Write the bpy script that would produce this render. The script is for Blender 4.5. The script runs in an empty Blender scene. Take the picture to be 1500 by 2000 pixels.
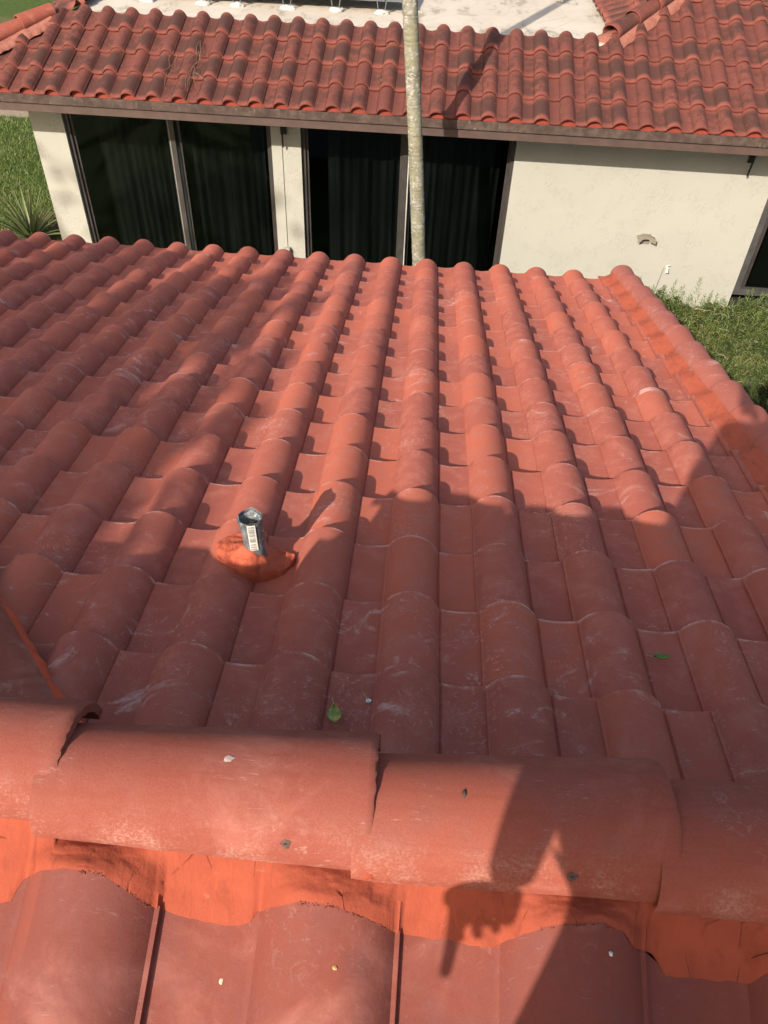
import bpy, bmesh, math, random
import numpy as np
from mathutils import Vector, Matrix, noise as mn
rad = math.radians
CZ = 5.4                      # camera height above the ground; coordinates below are relative to the camera
scene = bpy.context.scene
COL = scene.collection

# ---------------------------------------------------------------- camera
cam = bpy.data.cameras.new('camera'); camo = bpy.data.objects.new('camera', cam); COL.objects.link(camo)
PI_, YA, RO = rad(43.86), rad(-2.20), rad(2.50)
fw = Vector((math.sin(YA)*math.cos(PI_), math.cos(YA)*math.cos(PI_), -math.sin(PI_)))
rt = Vector((math.cos(YA), -math.sin(YA), 0)); up = rt.cross(fw)
r2 = rt*math.cos(RO)+up*math.sin(RO); u2 = -rt*math.sin(RO)+up*math.cos(RO)
m = Matrix((r2, u2, -fw)).transposed().to_4x4(); m.translation = Vector((0, 0, CZ))
camo.matrix_world = m
cam.sensor_fit = 'VERTICAL'; cam.sensor_height = 32.0; cam.lens = 32.0*1500/2000
cam.clip_start = 0.02; cam.clip_end = 3000
scene.camera = camo

# ---------------------------------------------------------------- world, sun
SUN_EL, SUN_AZ = rad(30.3), rad(26.5)      # light travels towards +Y, turned to +X by AZ
w = bpy.data.worlds.new('World'); scene.world = w; w.use_nodes = True
wn = w.node_tree.nodes; wl = w.node_tree.links
sky = wn.new('ShaderNodeTexSky'); sky.sky_type = 'NISHITA'; sky.sun_disc = False
sky.sun_elevation = SUN_EL; sky.sun_rotation = math.pi+SUN_AZ
sky.air_density = 1.0; sky.dust_density = 2.5; sky.ozone_density = 0.7
wb = wn.new('ShaderNodeMix'); wb.data_type = 'RGBA'; wb.blend_type = 'MULTIPLY'; wb.inputs[0].default_value = 1; wb.inputs[7].default_value = (1.0, .90, .80, 1)   # the camera's warm white balance
wl.new(sky.outputs[0], wb.inputs[6]); wl.new(wb.outputs[2], wn['Background'].inputs[0]); wn['Background'].inputs[1].default_value = 0.15
sl = bpy.data.lights.new('sun', 'SUN'); sl.energy = 4.7; sl.angle = rad(0.55); sl.color = (1, 0.90, 0.76)
so = bpy.data.objects.new('sun', sl); COL.objects.link(so)
D = Vector((math.cos(SUN_EL)*math.sin(SUN_AZ), math.cos(SUN_EL)*math.cos(SUN_AZ), -math.sin(SUN_EL)))
so.rotation_euler = D.to_track_quat('-Z', 'Y').to_euler(); so.location = (-4, -8, 14)
scene.view_settings.view_transform = 'Standard'; scene.view_settings.look = 'None'
scene.view_settings.gamma = 1; scene.view_settings.exposure = 0.90
scene.render.resolution_x = 768; scene.render.resolution_y = 1024
scene.cycles.max_bounces = 6

# ---------------------------------------------------------------- object helpers
def tag(o, label=None, cat=None, group=None, kind=None):
    if label: o['label'] = label
    if cat: o['category'] = cat
    if group: o['group'] = group
    if kind: o['kind'] = kind
    return o
WL = {}
def _place(o, origin, parent):
    loc = Vector(origin)+Vector((0, 0, CZ)); WL[o.name] = loc
    if parent: o.parent = parent; o.location = loc-WL[parent.name]
    else: o.location = loc
def empty(name, origin):
    o = bpy.data.objects.new(name, None); COL.objects.link(o); o.empty_display_size = .1
    _place(o, origin, None); return o
def mk(name, V, F, mat, parent=None, origin=None, smooth=40, tc=None, mats=None, mi=None):
    V = np.asarray(V, float)
    if origin is None:
        origin = (WL[parent.name]-Vector((0, 0, CZ))) if parent else Vector((V[:, 0].mean(), V[:, 1].mean(), V[:, 2].min()))
    me = bpy.data.meshes.new(name)
    me.from_pydata((V-np.array(origin)).tolist(), [], F if isinstance(F, list) else F.tolist()); me.validate(); me.update()
    if tc is not None and len(tc) == len(me.vertices):
        a = me.attributes.new('tc', 'FLOAT_VECTOR', 'POINT'); a.data.foreach_set('vector', np.asarray(tc, float).ravel())
    for q in (mats or [mat]): me.materials.append(q)
    if mi is not None: me.polygons.foreach_set('material_index', mi)
    if smooth:
        me.polygons.foreach_set('use_smooth', [True]*len(me.polygons)); me.set_sharp_from_angle(angle=rad(smooth))
    o = bpy.data.objects.new(name, me); COL.objects.link(o); _place(o, origin, parent); return o
class MB:
    def __init__(s): s.V = []; s.F = []
    def add(s, V, F):
        n = len(s.V); s.V += [tuple(v) for v in V]; s.F += [[i+n for i in f] for f in F]; return s
    def box(s, c, d, R=None):
        c = Vector(c); V = []
        for x in (-.5, .5):
            for y in (-.5, .5):
                for z in (-.5, .5):
                    v = Vector((x*d[0], y*d[1], z*d[2]))
                    V.append(c+(R @ v if R is not None else v))
        return s.add(V, [[0, 1, 3, 2], [4, 6, 7, 5], [0, 4, 5, 1], [2, 3, 7, 6], [0, 2, 6, 4], [1, 5, 7, 3]])
    def tube(s, P, Rr, n=10, cap=True):
        P = [Vector(p) for p in P]; rr = Rr if hasattr(Rr, '__len__') else [Rr]*len(P); V = []; F = []
        for k, p in enumerate(P):
            t = (P[min(k+1, len(P)-1)]-P[max(k-1, 0)]).normalized()
            a = t.cross(Vector((.31, .95, .02))).normalized(); b = t.cross(a)
            for q in range(n):
                g = 2*math.pi*q/n; V.append(p+(a*math.cos(g)+b*math.sin(g))*rr[k])
        for k in range(len(P)-1):
            for q in range(n):
                F.append([k*n+q, k*n+(q+1) % n, (k+1)*n+(q+1) % n, (k+1)*n+q])
        if cap: F += [list(range(n))[::-1], [(len(P)-1)*n+q for q in range(n)]]
        return s.add(V, F)
    def build(s, name, mat, parent=None, bevel=0, **k):
        o = mk(name, s.V, s.F, mat, parent, **k)
        if bevel:
            b = o.modifiers.new('bevel', 'BEVEL'); b.width = bevel; b.segments = 2; b.limit_method = 'ANGLE'
        return o

# ---------------------------------------------------------------- material helpers
class NT:
    def __init__(s, name, rough=.7, spec=.5):
        s.m = bpy.data.materials.new(name); s.m.use_nodes = True; s.t = s.m.node_tree; s.n = s.t.nodes
        s.b = s.n['Principled BSDF']; s.b.inputs['Roughness'].default_value = rough; s.b.inputs['Specular IOR Level'].default_value = spec
    def L(s, a, b): s.t.links.new(a, b)
    def obj(s): return s.n.new('ShaderNodeTexCoord').outputs['Object']
    def attr(s):
        a = s.n.new('ShaderNodeAttribute'); a.attribute_name = 'tc'
        x = s.n.new('ShaderNodeSeparateXYZ'); s.L(a.outputs['Vector'], x.inputs[0]); return x.outputs
    def mapv(s, v, sc=(1, 1, 1), rot=(0, 0, 0)):
        q = s.n.new('ShaderNodeMapping'); q.inputs['Scale'].default_value = sc; q.inputs['Rotation'].default_value = rot; s.L(v, q.inputs[0]); return q.outputs[0]
    def noise(s, v, sc, det=5, ro=.6, dist=0, w=None):
        q = s.n.new('ShaderNodeTexNoise'); q.inputs['Scale'].default_value = sc; q.inputs['Detail'].default_value = det
        q.inputs['Roughness'].default_value = ro; q.inputs['Distortion'].default_value = dist
        if w is not None: q.noise_dimensions = '4D'; s.L(w, q.inputs['W']) if not isinstance(w, (int, float)) else setattr(q.inputs['W'], 'default_value', w)
        s.L(v, q.inputs['Vector']); return q.outputs['Fac']
    def vor(s, v, sc, feat='F1'):
        q = s.n.new('ShaderNodeTexVoronoi'); q.feature = feat; q.inputs['Scale'].default_value = sc; s.L(v, q.inputs['Vector']); return q.outputs['Distance']
    def ramp(s, f, a, b, lo=0., hi=1.):
        q = s.n.new('ShaderNodeMapRange'); q.interpolation_type = 'SMOOTHSTEP'; s.L(f, q.inputs[0])
        for k, v in zip((1, 2, 3, 4), (a, b, lo, hi)): q.inputs[k].default_value = v
        return q.outputs[0]
    def math(s, op, a, b=0.):
        q = s.n.new('ShaderNodeMath'); q.operation = op
        for k, v in ((0, a), (1, b)):
            if isinstance(v, (int, float)): q.inputs[k].default_value = v
            else: s.L(v, q.inputs[k])
        return q.outputs[0]
    def mix(s, f, a, b, mode='MIX'):
        q = s.n.new('ShaderNodeMix'); q.data_type = 'RGBA'; q.blend_type = mode
        for k, v in ((0, f), (6, a), (7, b)):
            if isinstance(v, (int, float)): q.inputs[k].default_value = v
            elif isinstance(v, tuple): q.inputs[k].default_value = v+(1,)
            else: s.L(v, q.inputs[k])
        return q.outputs[2]
    def col(s, c):
        if isinstance(c, tuple): s.b.inputs['Base Color'].default_value = c+(1,)
        else: s.L(c, s.b.inputs['Base Color'])
        return s
    def bump(s, h, dist=.002, st=1.):
        q = s.n.new('ShaderNodeBump'); q.inputs['Distance'].default_value = dist; q.inputs['Strength'].default_value = st
        s.L(h, q.inputs['Height']); s.L(q.outputs[0], s.b.inputs['Normal']); return s
    def rough(s, v): s.L(v, s.b.inputs['Roughness']); return s

def mat_new_tile(name, tint=(.365, .094, .057), tint2=(.26, .071, .053), scuff=1.0, edge=True, dusty=False, grain=.28):
    t = NT(name, .72, .12); o = t.obj(); x, y, r = t.attr()
    n1 = t.noise(o, 2.2, 4, .55); n2 = t.noise(o, 14, 5, .6); g = t.noise(o, 420, 2, .7)
    f = t.math('ADD', t.math('MULTIPLY', r, .75), t.math('MULTIPLY', n1, .45))
    c = t.mix(t.ramp(f, .25, .85), tint, tint2)
    c = t.mix(t.ramp(n2, .42, .72), c, (tint[0]*.86, tint[1]*1.05, tint[2]*1.25))
    c = t.mix(t.ramp(g, .3, .75, 0, grain), c, (tint[0]*1.25, tint[1]*1.75, tint[2]*2.1))
    dust = t.ramp(t.noise(o, 5.5, 5, .65, .6), .5, .74, 0, .34)
    c = t.mix(dust, c, (.38, .16, .13))
    # white efflorescence: wispy streaks inside patches
    ww = t.noise(t.mapv(o, (1, 1, 1), (0, 0, .6)), 30, 7, .78, 2.2)
    wisp = t.math('MULTIPLY', t.ramp(ww, .54, .66), t.ramp(t.noise(o, 3.1, 3, .6), .5, .66))
    c = t.mix(t.math('MULTIPLY', wisp,   .36*scuff), c, (.62, .47, .44))
    pa = t.noise(t.mapv(o, (1, 1.6, 1), (0, 0, .4)), 4.2, 7, .74, 1.5); px_ = t.noise(o, 1.15, 2, .5)
    c = t.mix(t.math('MULTIPLY', t.math('MULTIPLY', t.ramp(pa, .56, .70), t.ramp(px_, .46, .58)), .62*scuff), c, (.52, .36, .33))
    scr = t.noise(t.mapv(o, (9, 55, 9), (0, 0, .5)), 3., 4, .7, 1.4)
    c = t.mix(t.math('MULTIPLY', t.math('MULTIPLY', t.ramp(scr, .60, .68), t.ramp(n2, .5, .62)), .32*scuff), c, (.68, .52, .47))
    if dusty:  # cement dust along the foot of the cap
        sp = t.noise(o, 230, 3, .8); e = t.math('MULTIPLY', t.ramp(x, .34, .14), t.ramp(t.math('ADD', t.math('MULTIPLY', n2, .6), t.math('MULTIPLY', sp, .7)), .62, .88))
        c = t.mix(t.math('MULTIPLY', e, .42), c, (.42, .24, .19))
        br = t.noise(t.mapv(o, (3, 40, 40)), 1.6, 4, .6); c = t.mix(t.ramp(br, .45, .75, 0, .35), c, (tint[0]*.8, tint[1]*.72, tint[2]*.7))
    if edge:  # rubbed light lip along the exposed lower end of a tile
        e = t.math('MULTIPLY', t.ramp(y, .050, .010), t.ramp(t.noise(o, 9, 5, .75), .47, .62))
        c = t.mix(t.math('MULTIPLY', e, .5), c, (.66, .46, .40))
    dk = t.ramp(t.noise(o, 23, 4, .8, .5), .70, .78, 0, .5); c = t.mix(dk, c, (.11, .05, .045))
    t.col(c); t.rough(t.ramp(t.noise(o, 60, 3, .6), .3, .7, .66, .85))
    h = t.math('ADD', t.math('MULTIPLY', g, .5), t.noise(o, 90, 4, .7)); t.bump(h, .0010, .45)
    return t.m
def mat_old_tile():
    t = NT('weathered_tile', .82, .25); o = t.obj(); x, y, r = t.attr()
    n1 = t.noise(o, 2.1, 4, .65); n2 = t.noise(o, 13, 6, .76, .9); g = t.noise(o, 190, 3, .7)
    c = t.mix(r, (.105, .031, .025), (.165, .048, .036))
    c = t.mix(t.ramp(g, .4, .8, 0, .3), c, (.22, .095, .07))
    # algae: strongest mid length on the barrel, clean at the exposed lower lip
    my = t.math('MULTIPLY', t.ramp(y, .06, .22), t.ramp(y, .99, .74))
    mx = t.ramp(x, .98, .62, .95, .28); mx = t.math('MULTIPLY', t.ramp(x, .02, .16, .5, 1), t.ramp(x, .50, .80, 1., .80))
    am = t.math('ADD', t.math('MULTIPLY', n1, .9), t.math('MULTIPLY', r, .42))
    d = t.math('MULTIPLY', t.math('MULTIPLY', my, mx), t.ramp(t.math('ADD', am, t.math('MULTIPLY', n2, .9)), .93, 1.22))
    c = t.mix(t.math('MULTIPLY', d, .80), c, (.026, .016, .014))
    c = t.mix(t.math('MULTIPLY', t.math('MULTIPLY', my, t.ramp(n2, .40, .62)), .45), c, (.062, .027, .021))
    lich = t.ramp(t.noise(o, 40, 4, .75), .66, .72, 0, .6); c = t.mix(t.math('MULTIPLY', lich, t.ramp(n1, .45, .6)), c, (.30, .25, .16))
    t.col(c); t.bump(t.math('ADD', g, n2), .004, .5); return t.m
def mat_mortar(name='painted_mortar', c1=(.255, .056, .030), c2=(.205, .045, .026)):
    t = NT(name, .85, .15); o = t.obj()
    n = t.noise(o, 12, 5, .6); g = t.noise(o, 150, 4, .7); tr = t.noise(t.mapv(o, (14, 5, 5)), 3, 4, .6, .6)
    c = t.mix(t.ramp(n, .3, .7), c1, c2); c = t.mix(t.ramp(g, .64, .75, 0, .55), c, (.22, .05, .03)); c = t.mix(t.ramp(tr, .52, .70, 0, .45), c, (c2[0]*.62, c2[1]*.6, c2[2]*.6)); vv = t.vor(t.mapv(o, (1, .45, .45)), 16, 'DISTANCE_TO_EDGE'); ck = t.math('MULTIPLY', t.ramp(vv, .009, .002), t.ramp(n, .50, .60)); c = t.mix(t.math('MULTIPLY', ck, .38), c, (.09, .02, .012))
    c = t.mix(t.ramp(t.noise(o, 55, 4, .7), .66, .74, 0, .5), c, (c1[0]*1.15, c1[1]*2.2, c1[2]*2.6))
    t.col(c); t.bump(t.math('ADD', t.math('MULTIPLY', g, .25), t.math('ADD', n, t.math('SUBTRACT', t.math('MULTIPLY', tr, .7), ck))), .0045, .7); return t.m
def mat_stucco(name, c1, c2):
    t = NT(name, .9, .2); o = t.obj(); n = t.noise(o, 1.7, 4, .6); k = t.noise(o, 26, 5, .62, .9); g = t.noise(o, 120, 3, .6)
    p = t.ramp(t.noise(o, 3.6, 3, .5), .45, .6)
    c = t.mix(t.ramp(n, .3, .75), c1, c2); c = t.mix(t.ramp(t.noise(o, 9, 5, .7), .66, .8, 0, .12), c, (c2[0]*.7, c2[1]*.7, c2[2]*.66))
    t.col(c); t.bump(t.math('ADD', t.math('MULTIPLY', t.math('MULTIPLY', t.ramp(k, .5, .62), p), .9), t.math('MULTIPLY', g, .22)), .0055, .5); return t.m
def mat_simple(name, c, rough=.6, var=.25, sc=20, metal=0., bump=.002, spec=.5):
    t = NT(name, rough, spec); o = t.obj(); n = t.noise(o, sc, 5, .65)
    t.col(t.mix(t.ramp(n, .3, .72), c, tuple(v*(1-var) for v in c))); t.b.inputs['Metallic'].default_value = metal
    t.bump(n, bump, .5); return t.m
def mat_leaf(name, c1, c2, c3=None, rough=.5):
    t = NT(name, rough, .4); x, y, r = t.attr(); o = t.obj()
    c = t.mix(r, c1, c2)
    if c3: c = t.mix(t.ramp(t.math('ADD', t.math('MULTIPLY', t.noise(o, 1.6, 3, .6), .8), t.math('MULTIPLY', r, .25)), .46, .66), c, c3)
    t.col(c)
    tr = t.n.new('ShaderNodeBsdfTranslucent'); t.L(c, tr.inputs[0]); ms = t.n.new('ShaderNodeMixShader'); ms.inputs[0].default_value = .3
    out = t.n['Material Output']; t.L(t.b.outputs[0], ms.inputs[1]); t.L(tr.outputs[0], ms.inputs[2]); t.L(ms.outputs[0], out.inputs[0]); return t.m

M_NEW = mat_new_tile('new_clay_tile')
M_NEAR = mat_new_tile('new_clay_tile_close', (.168, .046, .033), (.140, .041, .032), scuff=.25, edge=False, grain=.16)  # same tile, colour darkened to offset the stronger sun on this slope
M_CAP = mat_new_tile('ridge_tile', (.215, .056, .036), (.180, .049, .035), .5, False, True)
M_OLD = mat_old_tile()
M_MORT = mat_mortar(); M_MORT2 = mat_mortar('faded_mortar', (.25, .105, .08), (.20, .075, .058))
M_BIRD = mat_simple('eave_closure', (.20, .024, .012), .8)
M_STUC = mat_stucco('cream_stucco', (.292, .288, .256), (.278, .274, .244))
M_STUC2 = mat_stucco('grey_cream_stucco', (.47, .455, .37), (.42, .41, .34))
M_FASC = mat_simple('brown_fascia_paint', (.062, .036, .029), .7, .3, 7)
def _strip():
    t = NT('weathered_brown_edge', .8, .2); o = t.obj(); n = t.noise(o, 9, 5, .7); k = t.noise(t.mapv(o, (6, 1, 1)), 6, 4, .8)
    c = t.mix(t.ramp(n, .35, .7), (.040, .027, .023), (.080, .056, .047)); c = t.mix(t.ramp(k, .62, .68, 0, .8), c, (.17, .155, .13)); t.col(c); t.bump(n, .003); return t.m
M_STRIP = _strip()
M_DARK = mat_simple('dark_bronze_aluminium', (.035, .03, .028), .45, .3, 8)
M_BLACK = mat_simple('black_metal', (.012, .011, .011), .5, .3, 30)
M_GAP = mat_simple('dark_interior', (.01, .01, .01), .9)

# ---------------------------------------------------------------- tile fields
def prof(x, W=.30, bw=.175, H=.059, pd=.007, l0=.010, gr=.009):
    if x <= bw:
        s = x/bw; hw = bw/2; Rr = (hw*hw+H*H)/(2*H); v = max(0., math.sqrt(max(0., Rr*Rr-(x-hw)**2))-(Rr-H))
        return max(v, l0*(1-s)) if s < .5 else v
    return -pd*math.sin(math.pi*(x-bw)/(W-bw))-gr*math.exp(-((x-bw-.003)/.0028)**2)
def tile_field(name, O, a, upd, cols, rows, W=.30, L=.33, mat=None, parent=None, lift=.026, thick=.016, shear=0., seed=1,
               cuts=(), jit=1., keep=None, H=.059, bw=.175, pd=.007, lap=.05, top=None, gr=.006):
    """rows x cols of S tiles; O = lower end of column 0, pan height; a = across, seen looking downhill; upd = uphill."""
    rnd = random.Random(seed); a = np.array(a, float); upd = np.array(upd, float); nn = np.cross(a, upd); nn *= np.sign(nn[2])/np.linalg.norm(nn)
    xs = [0., 0., .006, .016, .030, .048, .068, .0875, .107, .127, .145, .159, .168, .175, .178, .184, .205, .2375, .27, .306]
    xs = [x*bw/.175 if x <= .175 else bw+(x-.175)*(.30-bw)/.125 for x in xs]
    hp = [prof(x, .30, bw, H, pd, .010, gr) for x in xs]; hp[0] = prof(0)-.013; xs = [x*W/.30 for x in xs]
    V = []; F = []; TC = []; nx = len(xs)
    for i in cols:
        for j in rows:
            if keep and not keep(i, j): continue
            s0 = j*L+i*W*shear+rnd.uniform(-1, 1)*.0028*jit; ht = rnd.uniform(-1, 1)*.0018*jit; dx = rnd.uniform(-1, 1)*.0018*jit; sk = rnd.uniform(-1, 1)*.006*jit
            ss = [s0, s0+.0006, s0+.005, s0+.05, s0+L*.5, s0+L+lap]; r = rnd.random(); b = len(V)
            for q, s in enumerate(ss):
                t = (s-s0)/L
                for k, x in enumerate(xs):
                    h = hp[k]+ht-lift*t
                    if q == 0: h -= thick
                    elif q == 1: h -= .003
                    X = i*W+x+dx; S = s+sk*(x-W/2)
                    if top: S = min(S, top(X)) if q < 5 else top(X)
                    V.append(tuple(np.array(O)+a*X+upd*S+nn*h)); TC.append((x/W, t, r))
            for q in range(len(ss)-1):
                for k in range(nx-1):
                    f = [b+q*nx+k, b+q*nx+k+1, b+(q+1)*nx+k+1, b+(q+1)*nx+k]; F.append(f)
    V = np.array(V); TC = np.array(TC)
    if len(F):
        f = F[nx+3]; nrm = np.cross(V[f[1]]-V[f[0]], V[f[2]]-V[f[0]])
        if nrm@nn < 0: F = [q[::-1] for q in F]
    o = mk(name, V, F, mat, parent, tc=TC, smooth=27)
    for co, no in cuts:
        bm = bmesh.new(); bm.from_mesh(o.data); org = WL[o.name]-Vector((0, 0, CZ))
        bmesh.ops.bisect_plane(bm, geom=bm.verts[:]+bm.edges[:]+bm.faces[:], plane_co=Vector(co)-org, plane_no=Vector(no), clear_outer=True)
        bm.to_mesh(o.data); bm.free()
    return o
def cap_mesh(p0, p1, w0, h0, w1, h1, th=.014, nseg=26, nl=10, a0=-8, a1=188, seed=0, rag=.0012):
    """half-round cap tile from p0 to p1 (axis points at edge height); exposed end at p1"""
    rn = random.Random(seed); p0 = np.array(p0, float); p1 = np.array(p1, float); ax = (p1-p0); ln = np.linalg.norm(ax); ax /= ln
    sd = np.cross(ax, (0, 0, 1)); sd /= np.linalg.norm(sd); u = np.cross(sd, ax); V = []; F = []; TC = []
    prof_t = [0, .3, .6, .9, .975, .992, 1.0, 1.0, .97, .5, 0]; inn = [0, 0, 0, 0, 0, .0006, .003, th, th, th, th]
    r = rn.random()
    for t, dn in zip(prof_t, inn):
        for k in range(nseg+1):
            g = rad(a0+(a1-a0)*k/nseg); W_ = w0+(w1-w0)*t-dn; H_ = h0+(h1-h0)*t-dn; rr = rn.uniform(-1, 1)*rag if t > .99 else 0
            V.append(p0+ax*(ln*t+rr)+sd*math.cos(g)*W_+u*math.sin(g)*H_); TC.append((k/nseg, 1-t, r))
    n = nseg+1
    for q in range(len(prof_t)-1):
        for k in range(nseg): F.append([q*n+k, (q+1)*n+k, (q+1)*n+k+1, q*n+k+1])
    for e in (0, nseg):   # long edges closed between skins
        for q in range(4):
            a_, b_ = q*n+e, (q+1)*n+e; c_, d_ = (len(prof_t)-2-q)*n+e, (len(prof_t)-1-q)*n+e
    V = np.array(V); f = F[3*nseg+nseg//2]; nr = np.cross(V[f[1]]-V[f[0]], V[f[2]]-V[f[0]])
    if nr@u < 0: F = [x[::-1] for x in F]
    return V, F, TC
# ================================================================ ground
def mat_ground():
    t = NT('lawn_soil', .95, .1); o = t.obj(); n = t.noise(o, .35, 5, .6); k = t.noise(o, 9, 6, .75); g = t.noise(o, 60, 4, .8)
    c = t.mix(t.ramp(k, .35, .65), (.035, .060, .014), (.075, .11, .028)); c = t.mix(t.ramp(g, .5, .75, 0, .6), c, (.16, .19, .05))
    c = t.mix(t.ramp(n, .58, .7, 0, .5), c, (.14, .11, .06)); t.col(c); t.bump(t.math('ADD', g, k), .03, .8); return t.m
g = mk('ground', [(-400, -400, -5.4), (400, -400, -5.4), (400, 900, -5.4), (-400, 900, -5.4)], [[0, 1, 2, 3]], mat_ground(), origin=(0, 0, -5.4)); tag(g, kind='structure')
def mat_bed():
    t = NT('mulch_bed', .95, .1); o = t.obj(); k = t.noise(o, 30, 6, .8); v = t.vor(o, 38)
    t.col(t.mix(t.ramp(k, .35, .65), (.07, .032, .018), (.17, .09, .055))); t.bump(t.math('ADD', k, v), .03, 1); return t.m
pth = mk('path', [(-14, 16.75, -5.396), (-4.2, 16.6, -5.396), (-4.2, 18.6, -5.396), (-14, 18.8, -5.396)], [[0, 1, 2, 3]], mat_simple('sandy_path', (.24, .19, .13), .95, .4, 14, bump=.01), origin=(-9, 17, -5.396)); tag(pth, kind='structure')
bed = mk('mulch_bed', [(-6.9, 10.2, -5.392), (-5.3, 9.6, -5.392), (-5.25, 12.6, -5.392), (-5.9, 12.5, -5.392), (-6.7, 11.6, -5.392)], [[0, 1, 2, 3, 4]], mat_bed(), origin=(-6, 11, -5.392)); tag(bed, kind='structure')
def blades(name, n, fx, h, wd, mat, seed, lean=.5, origin=(0, 0, 0)):
    r = np.random.default_rng(seed); x, y, z = fx(r, n); hh = h*r.uniform(.5, 1.3, n); a = r.uniform(0, 2*np.pi, n); b = r.uniform(0, 2*np.pi, n); l = hh*lean*r.uniform(.2, 1.5, n)
    base = np.stack([x, y, z], 1); side = np.stack([np.cos(a), np.sin(a), 0*a], 1)*wd; tip = base+np.stack([np.cos(b)*l, np.sin(b)*l, hh], 1)
    V = np.stack([base-side, base+side, tip], 1).reshape(-1, 3); F = np.arange(n*3).reshape(-1, 3)
    rr = np.repeat(r.random(n), 3); tc = np.stack([rr*0, np.tile([0, 0, 1.], n), rr], 1)
    return mk(name, V, F, mat, tc=tc, origin=origin, smooth=0)
M_GRASS = mat_leaf('grass_blade', (.05, .095, .018), (.11, .165, .035), (.16, .185, .055))
gr = blades('grass', 52000, lambda r, n: (r.uniform(-11.5, -5.25, n), 10.6+r.uniform(0, 1, n)**1.3*6.1, np.full(n, -5.4)), .06, .006, M_GRASS, 3, .8, (-8, 13, -5.4))
tag(gr, kind='stuff')

# ================================================================ near house
AL, L1, SH = rad(13.42), .3301, .0398
E0 = np.array([.1228, 6.0165, -2.9309])
def onroof(X, Y, h=0.):      # pan plane of the lower roof (lower tile ends)
    return np.array([X, Y, E0[2]+(E0[1]-Y)*math.tan(AL)])+np.array([0, math.sin(AL), math.cos(AL)])*h
house = tag(empty('house', (-1.2, 3.2, -5.4)), 'near house with freshly painted red barrel tile roof running down from the foreground ridge', 'house')
hipn = (-.7236, -.69, 0)
roof = tile_field('roof', (E0[0]-.175, E0[1], E0[2]), (1, 0, 0), (0, -math.cos(AL), math.sin(AL)), range(-15, 5), range(0, 17), .30, L1, M_NEW, house,
                  shear=SH, seed=4, cuts=[((-.84-.05, 1.038-.05, -1.7), hipn)], lift=.039, thick=.020, jit=1.6)
# flat cut tile strip beside the rake, its mortar wedge and the rake caps
tile_field('rake_strip', (E0[0]+4*.30+.125, E0[1], E0[2]), (1, 0, 0), (0, -math.cos(AL), math.sin(AL)), [0], range(0, 17), .09, L1, M_NEW, roof,
           shear=0, seed=9, lift=.030, thick=.014, H=.010, pd=.0)
M_RC = mat_new_tile('rake_tile', (.30, .086, .060), (.26, .078, .057), 1.3, False)
def rake():
    M_RK = mat_mortar('rake_mortar', (.36, .085, .047), (.31, .074, .043))
    rn = random.Random(5); V = []; F = []; n = 90; prof_ = [(1.470, .004), (1.482, .016), (1.512, .030), (1.552, .052), (1.575, .065)]
    for k in range(n+1):
        Y = 6.03-(k/n)*5.45; c = (E0[1]-Y)/math.cos(AL)/L1; t = c-math.floor(c)
        for q, (X, h) in enumerate(prof_):
            dx = (rn.uniform(-1, 1)*.006+.012*(t-.5)) if q < 2 else 0
            V.append(onroof(X+dx, Y, h-.026*t+rn.uniform(-1, 1)*.0012))
    for k in range(n):
        for q in range(4): F.append([k*5+q, k*5+q+1, (k+1)*5+q+1, (k+1)*5+q])
    mk('mortar', V, F, M_RK, roof, smooth=60)
    for j in range(17):
        Yl = E0[1]+.02-j*L1*math.cos(AL)-1.6*SH*.97*0; a = onroof(1.635+rn.uniform(-1, 1)*.004, Yl-.40, .004); b = onroof(1.635+rn.uniform(-1, 1)*.004, Yl, .030)
        v, f, tc = cap_mesh(a, b, .078, .062, .092, .074, a0=-22, a1=202, seed=j+50); mk('rake_cap', v, f, M_RC, roof, tc=tc, smooth=50)
rake()
# hip on the left
M_MORTD = mat_mortar('hip_mortar', (.46, .078, .036), (.38, .066, .034))
hd = np.array([-.69, .7236, -.7236*math.tan(AL)]); hd /= np.linalg.norm(hd); hs = np.array([-.7236, -.69, 0])
h0 = onroof(-.84, 1.038, .02)
for k, (s0, s1) in enumerate(((-.34, .68), (.60, 1.22), (1.14, 1.7))):
    v, f, tc = cap_mesh(h0+hd*s0+hs*.125+(0, 0, .01), h0+hd*s1+hs*.125+(0, 0, .03), .100, .075, .115, .088, seed=k+80, a0=-25, a1=205); mk('hip_cap', v, f, M_CAP, roof, tc=tc, smooth=50)
def hip_mortar():
    rn = random.Random(3); V = []; F = []; n = 70
    for k in range(n+1):
        s = -.3+2.0*k/n; w0_ = -.008+rn.uniform(-1, 1)*.0025+.006*mn.noise(Vector((s*12, 0, 0)))+.012
        for d, h in ((w0_-.006, .010), (w0_+.004, .044), (.022, .058), (.042, .068)):
            V.append(h0+hd*s+hs*d+np.array([0, 0, h-.02]))
    for k in range(n):
        for q in range(3): F.append([k*4+q, k*4+q+1, (k+1)*4+q+1, (k+1)*4+q])
    mk('mortar', V, F, M_MORTD, roof, smooth=60)
    V = [h0+hd*s+hs*d+np.array([0, 0, z]) for s in (-.4, 1.9) for d, z in ((.02, -.02), (1.6, -.75), (1.6, -1.4), (.02, -1.4))]
    mk('side_slope', V, [[0, 1, 5, 4], [1, 2, 6, 5], [2, 3, 7, 6]], M_CAP, house)
hip_mortar()
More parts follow.
